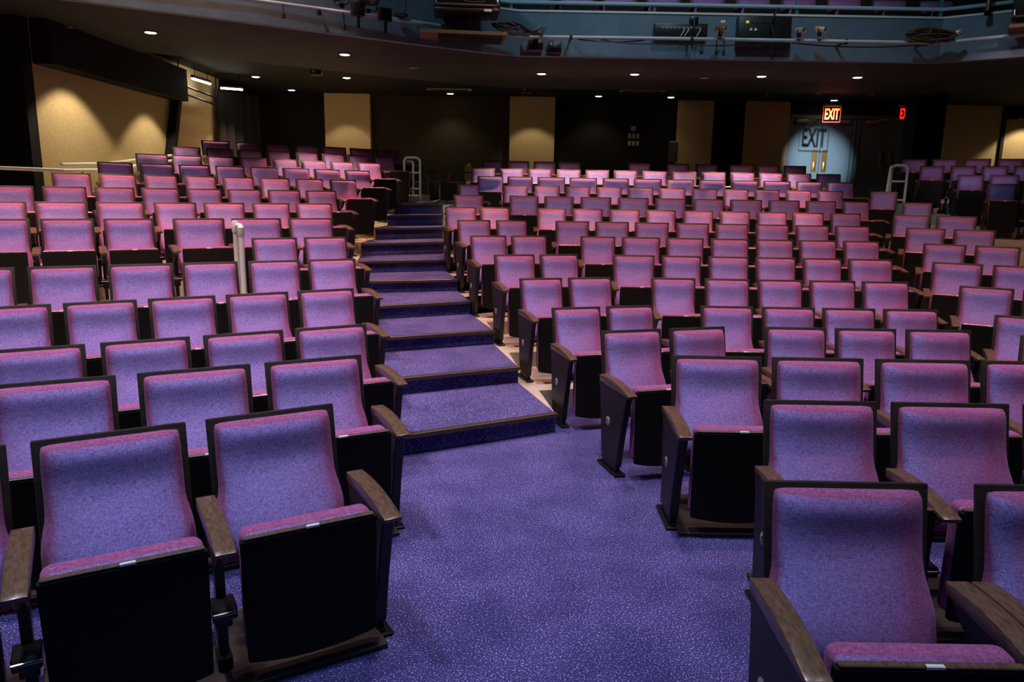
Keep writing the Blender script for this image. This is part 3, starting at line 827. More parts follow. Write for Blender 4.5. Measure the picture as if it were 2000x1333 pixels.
SEEN_R = [k[1] for k in ROW if k[0] == 'R']
for (b, r), (z, aa, A, ab, B) in ROW.items():
    n = len(A) + len(B)
    allp = [(s, aa, 'A', i) for i, s in enumerate(A)] + [(s, ab, 'B', i) for i, s in enumerate(B)]
    for i, ((x, y, w), ang, sec, j) in enumerate(allp):
        left, right = 'arm', None
        if b in 'CR' and i == 0:
            left = 'end'
        if sec == 'A' and j == len(A) - 1:
            right = 'arm'
        if b == 'C' and r == 1 and i == 0:
            right = 'arm'
        if b == 'C' and i == n - 1 and r > 3:
            right = 'end'
        if b == 'L' and i == n - 1:
            right = 'end'
        if b == 'C' and r == 15 and i in (3, 4, 5):
            right = 'arm'
        if b == 'L':
            pos, blk, ref = n - i, 'left block', 'the centre stairs'
            rowname = ORD[r] + ' row from the stage'
        elif b == 'C':
            pos, blk, ref = i + 1, 'centre block', 'the centre stairs'
            rowname = ORD[r] + ' row from the stage'
        else:
            pos, blk, ref = i + 1, 'right-hand block', 'its inner aisle'
            rowname = ORD[17 - r] + ' row from the back' if r < 16 else 'rearmost row'
        first = 'nearest to ' + ref if pos == 1 else ORD[pos] + ' from ' + ref
        label = '%s tip-up seat %s, %s, %s' % (tone(b, r), first, rowname, blk)
        fine = (b == 'C' and r <= 11) or (b == 'L' and r <= 9) or b == 'R'
        make_seat(x, y, z, ang, w, label, 'tip-up seats of the ' + blk, left, right, fine, base=(b in 'LC' and r <= 3),
                  near=(b == 'C' and r <= 7))

# balcony seats seen over the balcony rail
for i, x in enumerate((0.27, 1.0, 1.71, 2.45, 3.2, 3.97, 4.74, 5.5, 6.26, 7.05)):
    make_seat(x, 13.42, 4.20, -1.5, 0.60, 'purple balcony seat behind the upper rail, %s from the left' % ORD[i + 1],
              'front row seats of the balcony', 'arm', 'arm' if i == 9 else None, fine=False)

# ------------------------------------------------------------------ recessed lights under the balcony
def downlight(x, y, z, label, lit=True, energy=0, angle=80, color=(1, 0.8, 0.6), target=None, r=0.075, blend=0.6, rad=0.05):
    d = thing('ceiling_light', label, 'ceiling light', (x, y, z), 0, 'recessed lights under the balcony')
    MB().lathe([(r + 0.03, 0.0), (r + 0.03, -0.012), (r, -0.016), (r, -0.002)], seg=28).build('trim_ring', MAT['trim_ring'], d)
    MB().lathe([(r, -0.002), (r * 0.98, -0.016), (r * 0.5, -0.024)], seg=28).build('lamp_lens', MAT['lamp'] if lit else MAT['lamp_off'], d)
    if energy:
        s = spot('downlight_beam', (x, y, z - 0.06), target or (x, y, 0), energy, color, angle, blend, rad)
    return d


DL = (1.0, 0.70, 0.48)
BG = (1.0, 0.82, 0.56)
downlight(-6.05, 10.55, 3.85, 'unlit round recessed light at the far left of the soffit', lit=False)
downlight(-5.03, 10.80, 3.85, 'lit recessed light nearest the left wall in the soffit', True, 240, 50, DL, (-3.8, 10.9, 0))
downlight(-2.69, 12.24, 3.85, 'lit recessed light beneath the left bend of the balcony front', True, 480, 84, DL)
downlight(-1.78, 13.40, 3.85, 'unlit recessed light above the top of the centre stairs', lit=False)
downlight(0.44, 13.82, 3.85, 'leftmost lit recessed light of the straight centre soffit', True, 520, 84, DL)
downlight(2.07, 13.70, 3.85, 'second lit recessed light of the straight centre soffit', True, 520, 84, DL)
downlight(3.37, 13.96, 3.85, 'unlit recessed light in the middle of the centre soffit', lit=False)
downlight(4.29, 13.68, 3.85, 'third lit recessed light of the straight centre soffit', True, 520, 84, DL)
downlight(5.94, 13.61, 3.85, 'rightmost lit soffit light, throwing the sign shadow onto the blue doors', True, 1900, 20,
          (0.86, 0.95, 1.0), (7.32, 18.55, 2.6), blend=0.9, rad=0.022)
downlight(-5.31, 15.86, 4.0, 'lit recessed light left of its pair above the left block', True, 520, 84, DL)
downlight(-3.44, 15.78, 4.0, 'lit recessed light right of its pair above the left block', True, 520, 84, DL)
downlight(-5.17, 17.86, 4.0, 'small lit recessed light deep above the dark left corner', True, 25, 70, DL)
downlight(-1.53, 18.0, 4.0, 'small lit recessed light by the left ceiling diffuser', True, 26, 110, BG)
downlight(1.91, 18.0, 4.0, 'small lit recessed light right of the middle pilaster', True, 26, 110, BG)
downlight(3.58, 17.97, 4.0, 'small lit recessed light above the steel wall panel', True, 7, 100, BG)
downlight(7.37, 18.0, 4.0, 'small lit recessed light above the bright exit sign', True, 15, 60, DL)
# wall washers in the ceiling slot beside the left wall and beside the right rear door
for nm, loc, tgt, e, an in (('wall_washer', (-5.50, 10.75, 3.62), (-5.78, 10.75, 0.0), 165, 100),
                            ('wall_washer', (-5.50, 13.05, 3.62), (-5.78, 13.0, 0.0), 140, 90),
                            ('wall_washer', (12.2, 17.9, 3.95), (12.3, 18.2, 0.0), 130, 96),
                            ('wall_washer', (-4.0, 17.7, 3.9), (-4.0, 17.9, 0.0), 40, 92),
                            ('wall_washer', (0.40, 17.7, 3.9), (0.40, 17.9, 0.0), 40, 92)):
    spot(nm, loc, tgt, e, BG, an, 0.3, 0.05)

# fluorescent tubes in the left ceiling recess, with the bars that cut their light
for k, (p, q, lab) in enumerate((((-5.98, 14.35, 3.73), (-5.93, 15.05, 3.73), 'slim lit tube running back along the top of the left wall'),
                                 ((-5.92, 15.55, 3.72), (-5.55, 15.75, 3.72), 'short lit tube crossing at the end of the left wall'))):
    t = thing('fluorescent_tube', lab, 'tube light', p, 0, 'tube lights over the left wall')
    v = Vector(q) - Vector(p)
    MB().tube([(0, 0, 0), tuple(v)], 0.018, 10).build('tube_lamp', MAT['tube'], t)
    MB().tube([(0.0, 0, 0.04), (v.x, v.y, 0.04)], 0.03, 6).build('tube_housing', MAT['black_metal'], t)
    for q_ in (0.15, 0.85):
        MB().tube([(v.x * q_, v.y * q_, 0.05), (v.x * q_, v.y * q_, 4.01 - p[2])], 0.006, 6).build('hanger', MAT['black_metal'], t)
bars = thing('curtain_rail', 'black pipe bars hung across the lit end of the left wall', 'rail', (-6.05, 14.9, 3.4))
for dz in (0.0, 0.14):
    MB().tube([(0, -0.95, dz + 0.04), (0, 0.75, dz)], 0.022, 8).build('bar', MAT['black_metal'], bars)
for dy in (-0.95, 0.75):
    MB().tube([(0, dy, -0.0), (0, dy, 0.61)], 0.012, 6).build('hanger', MAT['black_metal'], bars)
fl = MB().prism([(14.22, 3.84), (14.36, 3.84), (13.62, 2.0), (13.48, 2.0)], 'x', -6.25, -6.10, bevel=0.004, seg=1)  # added fin, shaped to give the wall a slanted shadow edge
tag(fl.build('added_shade_fin', MAT['black'], smooth=0), 'slanting black fin added on the left wall to cut the tube light', 'light blocker')
# folded black curtain at the end of the left wall
def drape(x0, y0, x1, y1, z0, z1, name, label):
    n = 28
    pts_a, pts_b = [], []
    for i in range(n + 1):
        t = i / n
        w = 0.05 * math.sin(t * PI * 9)
        pts_a.append((x0 + (x1 - x0) * t + w, y0 + (y1 - y0) * t))
    poly = pts_a + [(x + 0.02, y + 0.01) for x, y in pts_a[::-1]]
    return tag(MB().prism(poly, 'z', z0, z1).build(name, MAT['black']), label, 'curtain')


drape(-6.12, 15.85, -5.75, 17.2, 1.69, 3.75, 'black_curtain', 'black curtain hanging at the rear end of the lit left wall')

# ceiling diffusers, small ceiling speakers
for x0, x1, y, lab in ((-2.0, -1.0, 17.3, 'long slot diffuser in the ceiling left of the middle pilaster'),
                       (2.27, 3.25, 17.0, 'long slot diffuser in the ceiling right of the middle pilaster'),
                       (6.5, 7.75, 16.8, 'long slot diffuser in the ceiling above the exit sign')):
    d = thing('ceiling_diffuser', lab, 'air vent', ((x0 + x1) / 2, y, 4.0), 0, 'slot diffusers in the rear ceiling')
    L = x1 - x0
    MB().box((0, 0, -0.012), (L, 0.26, 0.022), bevel=0.004, seg=1).build('diffuser_frame', MAT['lamp_off'], d)
    MB().box((0, 0.03, -0.026), (L * 0.86, 0.035, 0.008)).box((0, -0.05, -0.026), (L * 0.86, 0.035, 0.008)).build('slot', MAT['black'], d)
for x, y, lab in ((0.2, 16.6, 'small black box with a meter under the ceiling above the middle pilaster'),
                  (5.35, 16.6, 'small black box with a lens under the ceiling above the dark right wall'),
                  (-3.75, 14.6, 'small black box under the soffit near the left pilaster')):
    s = thing('ceiling_box', lab, 'ceiling box', (x, y, 4.0))
    MB().box((0, 0, -0.07), (0.2, 0.16, 0.14), bevel=0.01).build('box_body', MAT['fixture'], s)
    MB().lathe([(0.03, 0), (0.03, 0.012), (0.02, 0.014)], (-0.03, -0.08, -0.08), Matrix.Rotation(PI / 2, 3, 'X'), 14).build('box_lens', MAT['lamp_off'], s)

# ------------------------------------------------------------------ exit signs
def exit_sign(x, y, z, rz, label, lit, face):
    e = thing('exit_sign', label, 'exit sign', (x, y, z), rz, 'exit signs')
    MB().box((0, 0, 0.185), (0.36, 0.07, 0.05), bevel=0.006).build('canopy', MAT['closer'], e)
    fr_ = MB()
    for a, b in (((-0.172, 0), (0.006, 0.30)), ((0.172, 0), (0.006, 0.30)), ((0, -0.148), (0.35, 0.012))):
        fr_.box((a[0], 0, a[1]), (b[0], 0.012, b[1]))
    fr_.build('sign_edge', face, e)
    lettering('letters', 'EXIT', 0.235, (0, -0.004, 0.0), (PI / 2, 0, 0), lit, e, 0.006, bold=0.006).scale = (0.60, 1.30, 1)
    MB().tube([(0, 0, 0.2), (0, 0, 4.0 - z)], 0.008, 6).build('stem', MAT['black_metal'], e)
    return e


exit_sign(6.57, 16.1, 3.47, math.radians(-6), 'glowing orange-red EXIT sign hanging before the lit blue doors', MAT['exit_red'], MAT['exit_dim'])
exit_sign(8.575, 17.0, 3.60, 0.0, 'deep red EXIT sign half hidden by the black pier at right', MAT['exit_dim'], MAT['exit_face'])

# ------------------------------------------------------------------ things on the back wall
def wall_plate(x, z, w, h, label):
    p = thing('wall_plate', label, 'switch plate', (x, YB - 0.02, z), 0, 'switch plates on the dark back wall')
    MB().box((0, -0.006, 0), (w, 0.012, h), bevel=0.003, seg=1).build('cover', MAT['lamp_off'], p)
    MB().box((0, -0.015, 0.01), (w * 0.32, 0.014, h * 0.4), bevel=0.002, seg=1).build('switch', MAT['badge'], p)


wall_plate(2.84, 3.33, 0.115, 0.115, 'square plate alone above the rows of switch plates')
for zz, rn in ((3.155, 'upper'), (2.985, 'lower')):
    for k, pn in enumerate(('left', 'middle', 'right')):
        wall_plate(2.755 + 0.1 * k, zz, 0.072, 0.118, '%s switch plate in the %s row of three on the dark wall' % (pn, rn))
sp = thing('steel_panel', 'shiny steel kick panel on the edge of the dim beige wall', 'wall panel', (3.82, YB - 0.06, 2.8))
MB().box((0, -0.006, 0), (0.22, 0.012, 0.46), bevel=0.003, seg=1).build('sheet', noise_mix(mat('crumpled_steel', (0.7, 0.66, 0.55), 0.22, metal=1.0),
      (0.6, 0.55, 0.45), (0.8, 0.75, 0.64), 5, bump=1.0), sp)
MB().box((0, -0.02, 0.235), (0.2, 0.03, 0.02), bevel=0.004).build('flange', MAT['closer'], sp)

# ------------------------------------------------------------------ handrails
def rail_end(x, y, z, w, h, label, rz=0.0, extra=True):
    r = thing('handrail', label, 'handrail', (x, y, z), rz)
    MB().tube(fillet([(0, 0, 0.25), (0, 0, h), (w, 0, h), (w, 0, 0)], 0.09), 0.022, 10).build('hoop', MAT['grey_paint'], r)
    for hz in ((h * 0.67, h * 0.32) if extra else (h * 0.77, h * 0.5)):
        MB().tube([(0.02, 0, hz), (w - 0.01, 0, hz)], 0.017, 8).build('crossbar', MAT['grey_paint'], r)
    if extra:
        MB().tube(fillet([(0.03, 0.12, h - 0.06), (w * 0.52, 0.10, h - 0.06), (w * 0.52, 0.08, 0.12)], 0.06), 0.019, 10).build('inner_post', MAT['grey_paint'], r)
    for px in (0.0, w):
        MB().lathe([(0.045, 0), (0.045, 0.012), (0.026, 0.02)], (px, 0, 0.0), seg=14).build('floor_flange', MAT['grey_paint'], r)
    MB().tube([(0, 0, 0), (0, 0, 0.26)], 0.022, 10).build('lower_post', MAT['grey_paint'], r)
    return r


rail_end(-2.03, 13.95, 1.545, 0.29, 0.82, 'pale grey pipe handrail at the top of the centre stairs')
rr = rail_end(6.37, 12.9, 1.18, 0.27, 1.15, 'pale grey pipe handrail standing right of the centre block rear rows', extra=False)
MB().tube(fillet([(-0.10, -0.1, 0.45), (-0.06, -0.08, 1.12), (0.04, 0, 1.13)], 0.04), 0.022, 10).build('side_post', MAT['grey_paint'], rr)
tw = thing('handrail', 'pale grey twin-post pipe handrail standing among the left block seats', 'handrail', (-2.70, 7.32, 0.43))
MB().tube(fillet([(0.03, 0, 0.0), (0.03, 0, 0.975), (-0.05, 0.14, 0.975)], 0.035), 0.027, 12).build('front_post', MAT['grey_paint'], tw)
MB().tube([(-0.075, 0.14, 0.0), (-0.075, 0.14, 1.0)], 0.026, 12).build('rear_post', MAT['grey_paint'], tw)
MB().lathe([(0.03, -0.05), (0.034, -0.04), (0.034, 0.03), (0.02, 0.045)], (0.03, 0, 0.935), seg=14) \
    .lathe([(0.03, -0.08), (0.034, -0.07), (0.034, 0.02), (0.024, 0.04)], (-0.075, 0.14, 0.985), seg=14).build('elbow_fitting', MAT['grey_paint'], tw)
wr = thing('handrail', 'long white handrail running along the lit left wall', 'handrail', (-6.1, 10.4, 1.97))
MB().tube([(-0.62, -1.7, 0.0), (0.28, -0.62, -0.02), (0.06, 0.9, 0.03), (0.03, 3.1, 0.25)], 0.024, 10).build('lower_rail', MAT['white_paint'], wr)
MB().tube([(0.2, -0.5, 0.06), (0.04, 0.9, 0.12), (0.02, 3.1, 0.34)], 0.02, 10).build('upper_rail', MAT['white_paint'], wr)
for py, pz in ((0.2, -0.02), (2.2, 0.15)):
    MB().tube(fillet([(-0.16, py, pz - 0.08), (0.02, py, pz - 0.1), (0.08, py, pz + 0.02)], 0.03), 0.01, 8).build('bracket', MAT['black_metal'], wr)

# ------------------------------------------------------------------ table and chairs on the landing
tb = thing('bistro_table', 'small round dark table on a chrome column at the stair landing', 'table', (-1.46, 14.8, 1.545))
MB().lathe([(0.215, 0.415), (0.22, 0.425), (0.215, 0.437)], seg=32).build('table_top', MAT['frame'], tb)
MB().lathe([(0.02, 0.03), (0.014, 0.12), (0.022, 0.2), (0.014, 0.24), (0.014, 0.416)], seg=14).build('column', MAT['steel'], tb)
for k in range(3):
    a = k * 2 * PI / 3 + 0.4
    MB().tube([(0, 0, 0.06), (0.1 * math.cos(a), 0.1 * math.sin(a), 0.035), (0.17 * math.cos(a), 0.17 * math.sin(a), 0.012)], 0.012, 8).build('foot', MAT['steel'], tb)


def shell_chair(x, y, z, rz, label, shell):
    c = thing('shell_chair', label, 'chair', (x, y, z), rz, 'loose chairs at the landing')
    mb = MB()
    g = []
    n = 12
    for j in range(n + 1):
        row = []
        v = j / n
        for i in range(n + 1):
            u = -1 + 2 * i / n
            hw = 0.20 * (1 - 0.35 * v ** 4)
            row.append(mb.bm.verts.new((hw * u, 0.02 - 0.06 * v - 0.07 * u * u * (1 - 0.3 * v) * -1 * -1, 0.42 + 0.36 * v - 0.04 * (u * u) * v)))
        g.append(row)
    for j in range(n):
        for i in range(n):
            mb.bm.faces.new((g[j][i], g[j][i + 1], g[j + 1][i + 1], g[j + 1][i]))
    r = bmesh.ops.solidify(mb.bm, geom=mb.bm.faces[:], thickness=0.012)
    mb.build('backrest', shell, c, 60)
    MB().box((0, -0.2, 0.40), (0.42, 0.42, 0.03), bevel=0.013).build('seat', MAT['frame'], c)
    for sx in (-0.2, 0.2):
        MB().tube(fillet([(sx, -0.02, 0.58), (sx * 1.15, -0.36, 0.60), (sx * 1.15, -0.40, 0.42)], 0.05), 0.013, 8).build('armrest', MAT['black_metal'], c)
        for sy, oy in ((-0.36, -0.42), (-0.04, 0.02)):
            MB().tube([(sx * 0.9, sy, 0.40), (sx * 1.15, oy, 0.0)], 0.011, 8).build('leg', MAT['black_metal'], c)
    return c


shell_chair(-0.86, 15.05, 1.545, math.radians(-62), 'tan shell chair with black arms behind the centre block aisle end', MAT['cream_shell'])
shell_chair(-2.0, 15.3, 1.545, math.radians(70), 'dark shell chair half hidden behind the stair-top handrail', MAT['frame'])

# ------------------------------------------------------------------ balcony rail and lighting pipe
br = thing('balcony_rail', 'grey-blue pipe guard rail along the top of the balcony front', 'railing', (0, 0, 0))
MB().tube([(-1.5, 11.35, 4.62), (-0.12, 12.12, 4.62), (6.5, 12.12, 4.62), (7.3, 11.6, 4.63)], 0.028, 10).build('top_rail', MAT['blue_pipe'], br)
for x, y in ((-0.1, 12.13), (2.09, 12.13), (4.27, 12.13), (6.47, 12.13)):
    MB().box((x, y + 0.02, 4.72), (0.05, 0.04, 0.50), bevel=0.006).build('post', MAT['blue_paint'], br)
MB().tube([(-1.5, 11.35, 4.86), (-0.12, 12.12, 4.86), (6.5, 12.12, 4.86), (7.3, 11.6, 4.86)], 0.028, 10).build('upper_rail', MAT['blue_pipe'], br)

pp = thing('lighting_pipe', 'long grey pipe carried in front of the blue balcony face', 'pipe', (0, 0, 0))
PIPE = [(-5.5, 8.62, 4.10), (-3.32, 10.05, 4.10), (-1.70, 10.95, 4.10), (-0.46, 11.66, 4.08), (0.14, 11.78, 4.06), (3.0, 11.75, 4.065), (6.28, 11.72, 4.06), (7.05, 11.2, 4.08), (8.2, 10.4, 4.08)]
MB().tube(fillet(PIPE, 0.12), 0.026, 12).build('tube', MAT['blue_pipe'], pp)
for x, y, yy in ((-2.62, 10.44, 10.55), (0.8, 11.78, 12.08), (2.6, 11.76, 12.08), (4.9, 11.75, 12.08), (6.1, 11.75, 12.08)):
    MB().box((x, (y + yy) / 2, 4.06), (0.03, yy - y, 0.03), bevel=0.004).box((x, y, 4.06), (0.045, 0.075, 0.075), bevel=0.01).build('pipe_bracket', MAT['black_metal'], pp)


def plug(x, y, z, L, label):
    p = thing('cable_plug', label, 'cable plug', (x, y, z), 0, 'plugs hanging below the lighting pipe')
    MB().tube([(0, 0, 0), (0.004, 0, -L)], 0.008, 8).build('lead', MAT['cable'], p)
    MB().lathe([(0.018, -0.09), (0.022, -0.085), (0.022, -0.02), (0.012, 0.0)], (0.004, 0, -L), seg=12).build('connector', MAT['black_metal'], p)


plug(2.76, 11.78, 4.04, 0.10, 'leftmost black plug hanging under the numbered dimmer box')
plug(2.97, 11.72, 4.04, 0.12, 'middle black plug hanging right of the numbered dimmer box')
plug(3.08, 11.72, 4.04, 0.12, 'right-hand black plug hanging between dimmer box and rack')
plug(-2.31, 10.50, 4.07, 0.13, 'plug hanging under the lamps of the left pipe')
plug(-3.0, 10.12, 4.07, 0.08, 'plug hanging near the top left of the balcony pipe')

# numbered dimmer box
db = thing('dimmer_box', 'long black dimmer box with a row of white numbers on the balcony face', 'control box', (2.48, 12.03, 4.23))
MB().box((0, 0, 0), (0.80, 0.13, 0.19), bevel=0.006).build('box_body', MAT['fixture'], db)
lettering('numbers', '027  028  029  030  031  032  033  034  035  036', 0.030, (0, -0.067, 0.035), (PI / 2, 0, 0), MAT['white_label'], db, 0.001).scale = (1.0, 1, 1)
MB().box((0.19, -0.08, 0.0), (0.03, 0.04, 0.26), bevel=0.008).box((0.19, -0.04, 0.14), (0.13, 0.1, 0.11), bevel=0.02).build('hanging_clamp', MAT['black_metal'], db)
for k, x in enumerate((0.05, 0.11, 0.29)):
    MB().tube([(x, -0.075, 0.02), (x - 0.02, -0.12, -0.03), (x - 0.07, -0.14, -0.10)], 0.006, 6).build('patch_lead', MAT['white_label'], db)
# rack
rk = thing('amplifier_rack', 'square black rack unit with a yellow button beside the dimmer box', 'control box', (3.74, 12.02, 4.22))
MB().box((0, 0, 0), (0.80, 0.15, 0.44), bevel=0.006).build('box_body', MAT['fixture'], rk)
MB().box((-0.27, -0.08, 0.135), (0.045, 0.015, 0.035), bevel=0.004).build('yellow_button', MAT['yellow'], rk)
for x in (-0.21, -0.14):
    MB().box((x, -0.078, 0.03), (0.038, 0.008, 0.036), bevel=0.002, seg=1).build('white_tag', MAT['white_label'], rk)
for k in range(9):
    MB().lathe([(0.011, 0), (0.011, 0.012), (0.008, 0.014)], (-0.2 + 0.06 * k + (0.05 if k > 3 else 0), -0.075, 0.13 - 0.004 * (k % 2)), Matrix.Rotation(PI / 2, 3, 'X'), 12).build('knob', MAT['black_metal'], rk)
MB().tube([(0.16, -0.10, 0.33), (0.10, -0.12, 0.2), (0.06, -0.13, 0.12), (0.12, -0.14, -0.1), (0.1, -0.16, -0.3)], 0.016, 8).build('rack_lead', MAT['cable'], rk)
# small marked box
sb = thing('outlet_box', 'small black outlet box with white marks below the lighting pipe', 'control box', (0.575, 12.03, 3.965))
MB().box((0, 0, 0), (0.2, 0.12, 0.18), bevel=0.006).build('box_body', MAT['fixture'], sb)
lettering('marks', 'K \u25a1 "', 0.06, (0, -0.062, 0.035), (PI / 2, 0, 0), MAT['white_label'], sb, 0.001)


def par_lamp(x, y, z, rz, tilt, r, L, label, shell='fixture', front='lens'):
    p = thing('stage_light', label, 'stage light', (x, y, z), rz, 'stage lights on the balcony pipe')
    rot = Matrix.Rotation(math.radians(90 + tilt), 3, 'X')
    MB().lathe([(r * 0.45, -L * 0.5), (r * 0.8, -L * 0.42), (r, -L * 0.1), (r, L * 0.5), (r * 0.9, L * 0.5), (r * 0.88, L * 0.30), (0.004, L * 0.28)], (0, 0, 0), rot, 22).build('lamp_can', MAT[shell], p)
    MB().lathe([(r * 0.86, 0), (r * 0.86, 0.006), (r * 0.3, 0.02)], tuple(rot @ Vector((0, 0, L * 0.32))), rot, 22).build('front_lens', MAT[front], p)
    MB().tube(fillet([(-r * 1.15, 0, 0), (-r * 1.15, 0, -r * 1.5), (r * 1.15, 0, -r * 1.5), (r * 1.15, 0, 0)], r * 0.4), 0.008, 8).build('yoke', MAT['black_metal'], p)
    MB().box((0, 0, -r * 1.6), (0.05, 0.05, 0.06), bevel=0.008).build('pipe_clamp', MAT['black_metal'], p)
    return p


par_lamp(4.16, 11.66, 4.19, math.radians(40), 8, 0.042, 0.15, 'small tubular stage light right of the rack', 'closer')
par_lamp(4.46, 11.66, 4.21, math.radians(48), 14, 0.044, 0.16, 'small tubular stage light farthest right of the rack pair', 'closer')
par_lamp(2.99, 11.64, 4.18, math.radians(60), 4, 0.045, 0.16, 'small gold-fronted stage light between dimmer box and rack', 'brass')
MBx = MB().box((0, 0, 0), (0.07, 0.05, 0.035), bevel=0.006)
tag(MBx.build('white_cap', MAT['white_label']), 'white square cap standing over the gold-fronted stage light', 'cap').location = (3.02, 11.66, 4.29)
par_lamp(-2.28, 10.28, 4.27, math.radians(-25), 18, 0.10, 0.26, 'large black stage light at the left end of the pipe')
par_lamp(-1.97, 10.44, 4.26, math.radians(35), 10, 0.11, 0.28, 'large black stage light with a tan lens on the left pipe', 'fixture', 'lamp_off')
for x, y, z, lab in ((-2.13, 10.55, 4.13, 'black ribbed power box between the large left stage lights'),
                     (-1.80, 10.72, 4.10, 'black ribbed power box with marks right of the large left stage lights')):
    b = thing('power_box', lab, 'control box', (x, y, z), math.radians(31), 'power boxes on the left pipe')
    MB().box((0, 0, 0), (0.17, 0.11, 0.17), bevel=0.008).build('box_body', MAT['fixture'], b)
    fins = MB()
    for k in range(7):
        fins.box((-0.06 + 0.02 * k, -0.06, 0), (0.008, 0.02, 0.14))
    fins.build('cooling_fins', MAT['black_metal'], b)
    MB().box((0.0, -0.02, -0.16), (0.03, 0.05, 0.18), bevel=0.006).build('pipe_clamp', MAT['black_metal'], b)
pd = thing('puck_lamp', 'flat black disc fixture sitting on the pipe left of the big projector', 'stage light', (-1.62, 10.98, 4.135))
MB().lathe([(0.085, 0), (0.10, 0.01), (0.10, 0.028), (0.07, 0.038)], seg=24).build('disc_body', MAT['fixture'], pd)
MB().tube([(0.05, 0, 0.035), (0.07, 0.02, 0.12), (0.05, 0.04, 0.3)], 0.006, 8).build('lead', MAT['cable'], pd)

# big projector cradle on a timber shelf at the left bend
ph = thing('projector', 'big black projector in a pipe cradle at the left bend of the balcony', 'projector', (-0.74, 11.16, 4.42), math.radians(6))
MB().box((0, 0, 0.15), (0.82, 0.50, 0.52), bevel=0.025).build('body', MAT['fixture'], ph)
MB().lathe([(0.10, 0), (0.10, 0.05), (0.085, 0.055), (0.06, 0.02)], (0.10, -0.25, 0.07), Matrix.Rotation(PI / 2, 3, 'X'), 24).build('lens_barrel', MAT['black_metal'], ph)
MB().tube(fillet([(-0.05, -0.262, 0.2), (-0.05, -0.262, -0.06), (0.0, -0.262, -0.09), (0.27, -0.262, -0.09), (0.27, -0.262, 0.2)], 0.04), 0.008, 8).build('front_bezel', MAT['brown_cable'], ph)
MB().tube(fillet([(-0.42, 0.2, -0.14), (-0.42, -0.30, -0.14), (0.46, -0.30, -0.14), (0.46, 0.2, -0.14)], 0.1), 0.02, 10).build('cradle_bar', MAT['brown_cable'], ph)
MB().box((0.02, -0.05, -0.20), (0.9, 0.5, 0.06), bevel=0.02).build('tray', MAT['fixture'], ph)
MB().box((0.3, -0.305, -0.20), (0.1, 0.004, 0.035)).build('white_tag', MAT['white_label'], ph)
for x in (-0.40, 0.44):
    MB().lathe([(0.02, 0), (0.028, 0.01), (0.028, 0.06), (0.018, 0.09), (0.012, 0.13)], (x, -0.29, -0.13), seg=12).build('cradle_bolt', MAT['steel'], ph)
sh = thing('timber_shelf', 'raw timber shelf under the big projector', 'shelf', (-0.78, 11.28, 3.95), math.radians(6))
MB().box((0, 0, 0.0), (1.22, 0.60, 0.05), bevel=0.004, seg=1).build('board', MAT['wood_shelf'], sh)
MB().box((0.1, -0.1, -0.05), (0.9, 0.4, 0.05), bevel=0.004, seg=1).build('support_frame', MAT['black'], sh)
# cable bundle to the right of the projector
cb = tag(MB().mesh('x', MAT['cable']) and MB().tube([(0, 0, 0), (0.1, 0, 0)], 0.01).build('cable_bundle', MAT['cable']),
         'tangled black cable bundle strung right of the big projector', 'cables')
bm_ = MB()
rnd = random.Random(3)
for k in range(16):
    z0 = rnd.uniform(-0.10, 0.10)
    pts = []
    for i in range(8):
        t = i / 7
        pts.append((-0.36 + 0.72 * t + rnd.uniform(-.02, .02), 11.48 + 0.22 * t + rnd.uniform(-.04, .04),
                    4.15 - 0.08 * t + z0 * math.sin(PI * min(t * 1.2, 1)) + rnd.uniform(-.018, .018)))
    bm_.tube(pts, rnd.uniform(0.006, 0.011), 6)
for k in range(4):
    cx = 0.30 + 0.02 * k
    bm_.tube([(cx - 0.1, 11.66, 4.09), (cx, 11.62, 4.13 + 0.012 * k), (cx + 0.08, 11.64, 4.14 + 0.01 * k), (cx + 0.02, 11.66, 4.08)], 0.005, 6)
old = cb.data
cb.data = bm_.mesh('cable_bundle', MAT['cable'])
bpy.data.meshes.remove(old)
bk2 = thing('equipment_clamp', 'dark bracket bolted under the pipe left of the small outlet box', 'bracket', (0.28, 11.98, 3.97))
MB().box((0, 0, 0), (0.22, 0.16, 0.16), bevel=0.02).box((0.0, -0.1, 0.08), (0.08, 0.2, 0.06), bevel=0.01).build('bracket_body', MAT['fixture'], bk2)
MB().box((-0.17, 0.05, 0.0), (0.07, 0.06, 0.14), bevel=0.008).build('junction_box', MAT['blue_paint'], bk2)

# cable coil near the right bend
cc = tag(bpy.data.objects.new('cable_coil', None), 'x', 'x')
cm = MB()
rnd = random.Random(5)
for k in range(15):
    a, b = rnd.uniform(0.24, 0.37), rnd.uniform(0.035, 0.085)
    cy, cz, ph0 = rnd.uniform(-0.05, 0.05), rnd.uniform(-0.02, 0.05), rnd.uniform(-0.15, 0.15)
    pts = []
    for i in range(28):
        t = 2 * PI * i / 28
        pts.append((a * math.cos(t), cy + 0.05 * math.sin(t * 2 + k), cz + b * math.sin(t) + ph0 * a * math.cos(t) * 0.3))
    cm.tube(pts, 0.0105, 6, closed=True)
bpy.data.objects.remove(cc)
cc = thing('cable_coil', 'big coil of brown-black cable lashed to the pipe at the right bend', 'cable coil', (6.10, 11.64, 4.12))
cm.build('coil', MAT['brown_cable'], cc)
MB().lathe([(0.035, 0), (0.042, 0.01), (0.042, 0.09), (0.03, 0.11)], (0.33, -0.04, 0.05), Matrix.Rotation(math.radians(70), 3, 'Y'), 14).build('connector', MAT['closer'], cc)
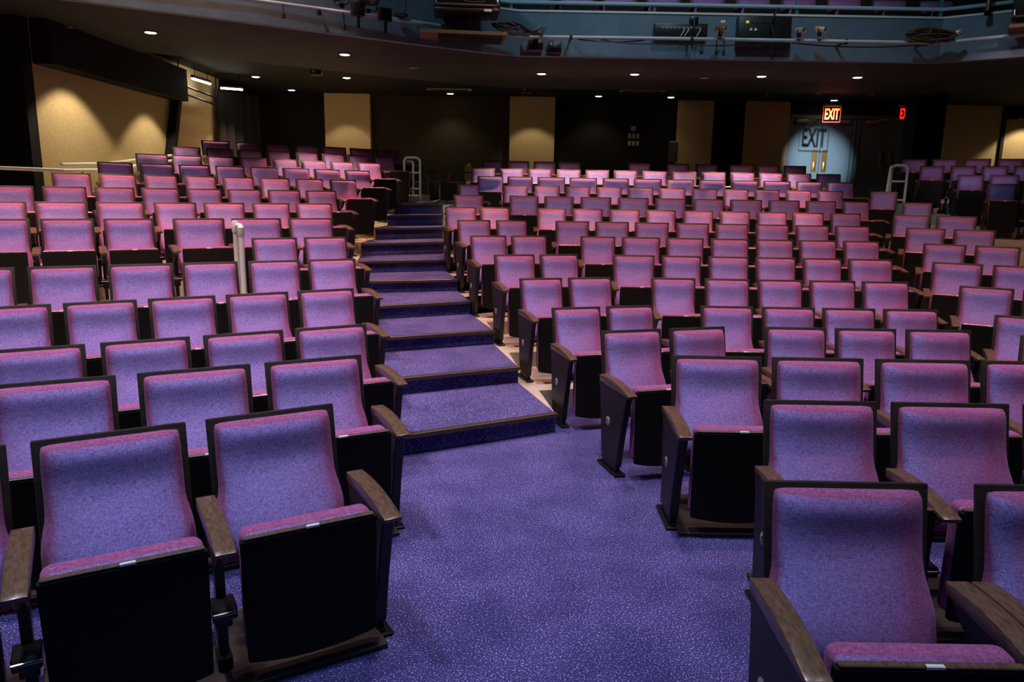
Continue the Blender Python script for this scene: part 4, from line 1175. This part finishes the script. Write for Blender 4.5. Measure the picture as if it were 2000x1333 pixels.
MB().tube([(0.08 * math.cos(i * PI / 6), -0.07 + 0.0 * i, 0.0 + 0.11 * math.sin(i * PI / 6)) for i in range(12)], 0.006, 6, closed=True).build('tie_strap', MAT['cable'], cc)
# cable sagging below the pipe
sg = MB()
for x0, x1, d in ((1.25, 2.4, 0.05), (2.3, 3.6, 0.06), (4.1, 6.0, 0.045), (0.9, 1.9, 0.03)):
    sg.tube([(x0 + (x1 - x0) * i / 10, 11.77 + 0.01 * math.sin(i), 4.035 - d * math.sin(PI * i / 10)) for i in range(11)], 0.010, 6)
tag(sg.build('sagging_cable', MAT['cable']), 'black cable sagging along the underside of the grey pipe', 'cable')

# big loudspeaker at the right bend
ls = thing('loudspeaker', 'large black loudspeaker in a cradle at the right end of the balcony', 'loudspeaker', (7.28, 10.98, 4.42), math.radians(-30))
MB().box((0, 0, 0.15), (0.75, 0.5, 0.58), bevel=0.02).build('cabinet', MAT['fixture'], ls)
MB().tube([(-0.40, -0.28, -0.16), (0.5, -0.28, -0.16)], 0.014, 8).build('cradle_bar', MAT['brown_cable'], ls)
MB().lathe([(0.02, 0), (0.03, 0.01), (0.03, 0.05), (0.02, 0.08)], (-0.36, -0.29, -0.15), seg=12).build('cradle_bolt', MAT['steel'], ls)
MB().box((0, -0.02, -0.27), (0.8, 0.45, 0.05), bevel=0.004, seg=1).build('shelf_board', MAT['wood_shelf'], ls)
st_ = thing('hanging_lamp', 'slim bronze tube fixture clamped to the rail near the right loudspeaker', 'stage light', (6.86, 11.6, 4.62))
MB().lathe([(0.03, -0.14), (0.034, -0.12), (0.034, 0.1), (0.024, 0.2)], seg=14).build('tube_body', MAT['brass'], st_)
MB().box((0, 0, -0.16), (0.08, 0.06, 0.07), bevel=0.01).build('clamp', MAT['black_metal'], st_)

# step light at the foot of the far right tiers
sl = thing('step_light', 'small blue step light on the pale tier edge at far right', 'step light', (6.62, 9.6, 0.62))
MB().box((0, 0, 0), (0.18, 0.03, 0.05), bevel=0.005).build('light_body', MAT['blue_led'], sl)
MB().box((0, 0.012, 0.03), (0.22, 0.03, 0.02), bevel=0.004).build('light_hood', MAT['black_metal'], sl)
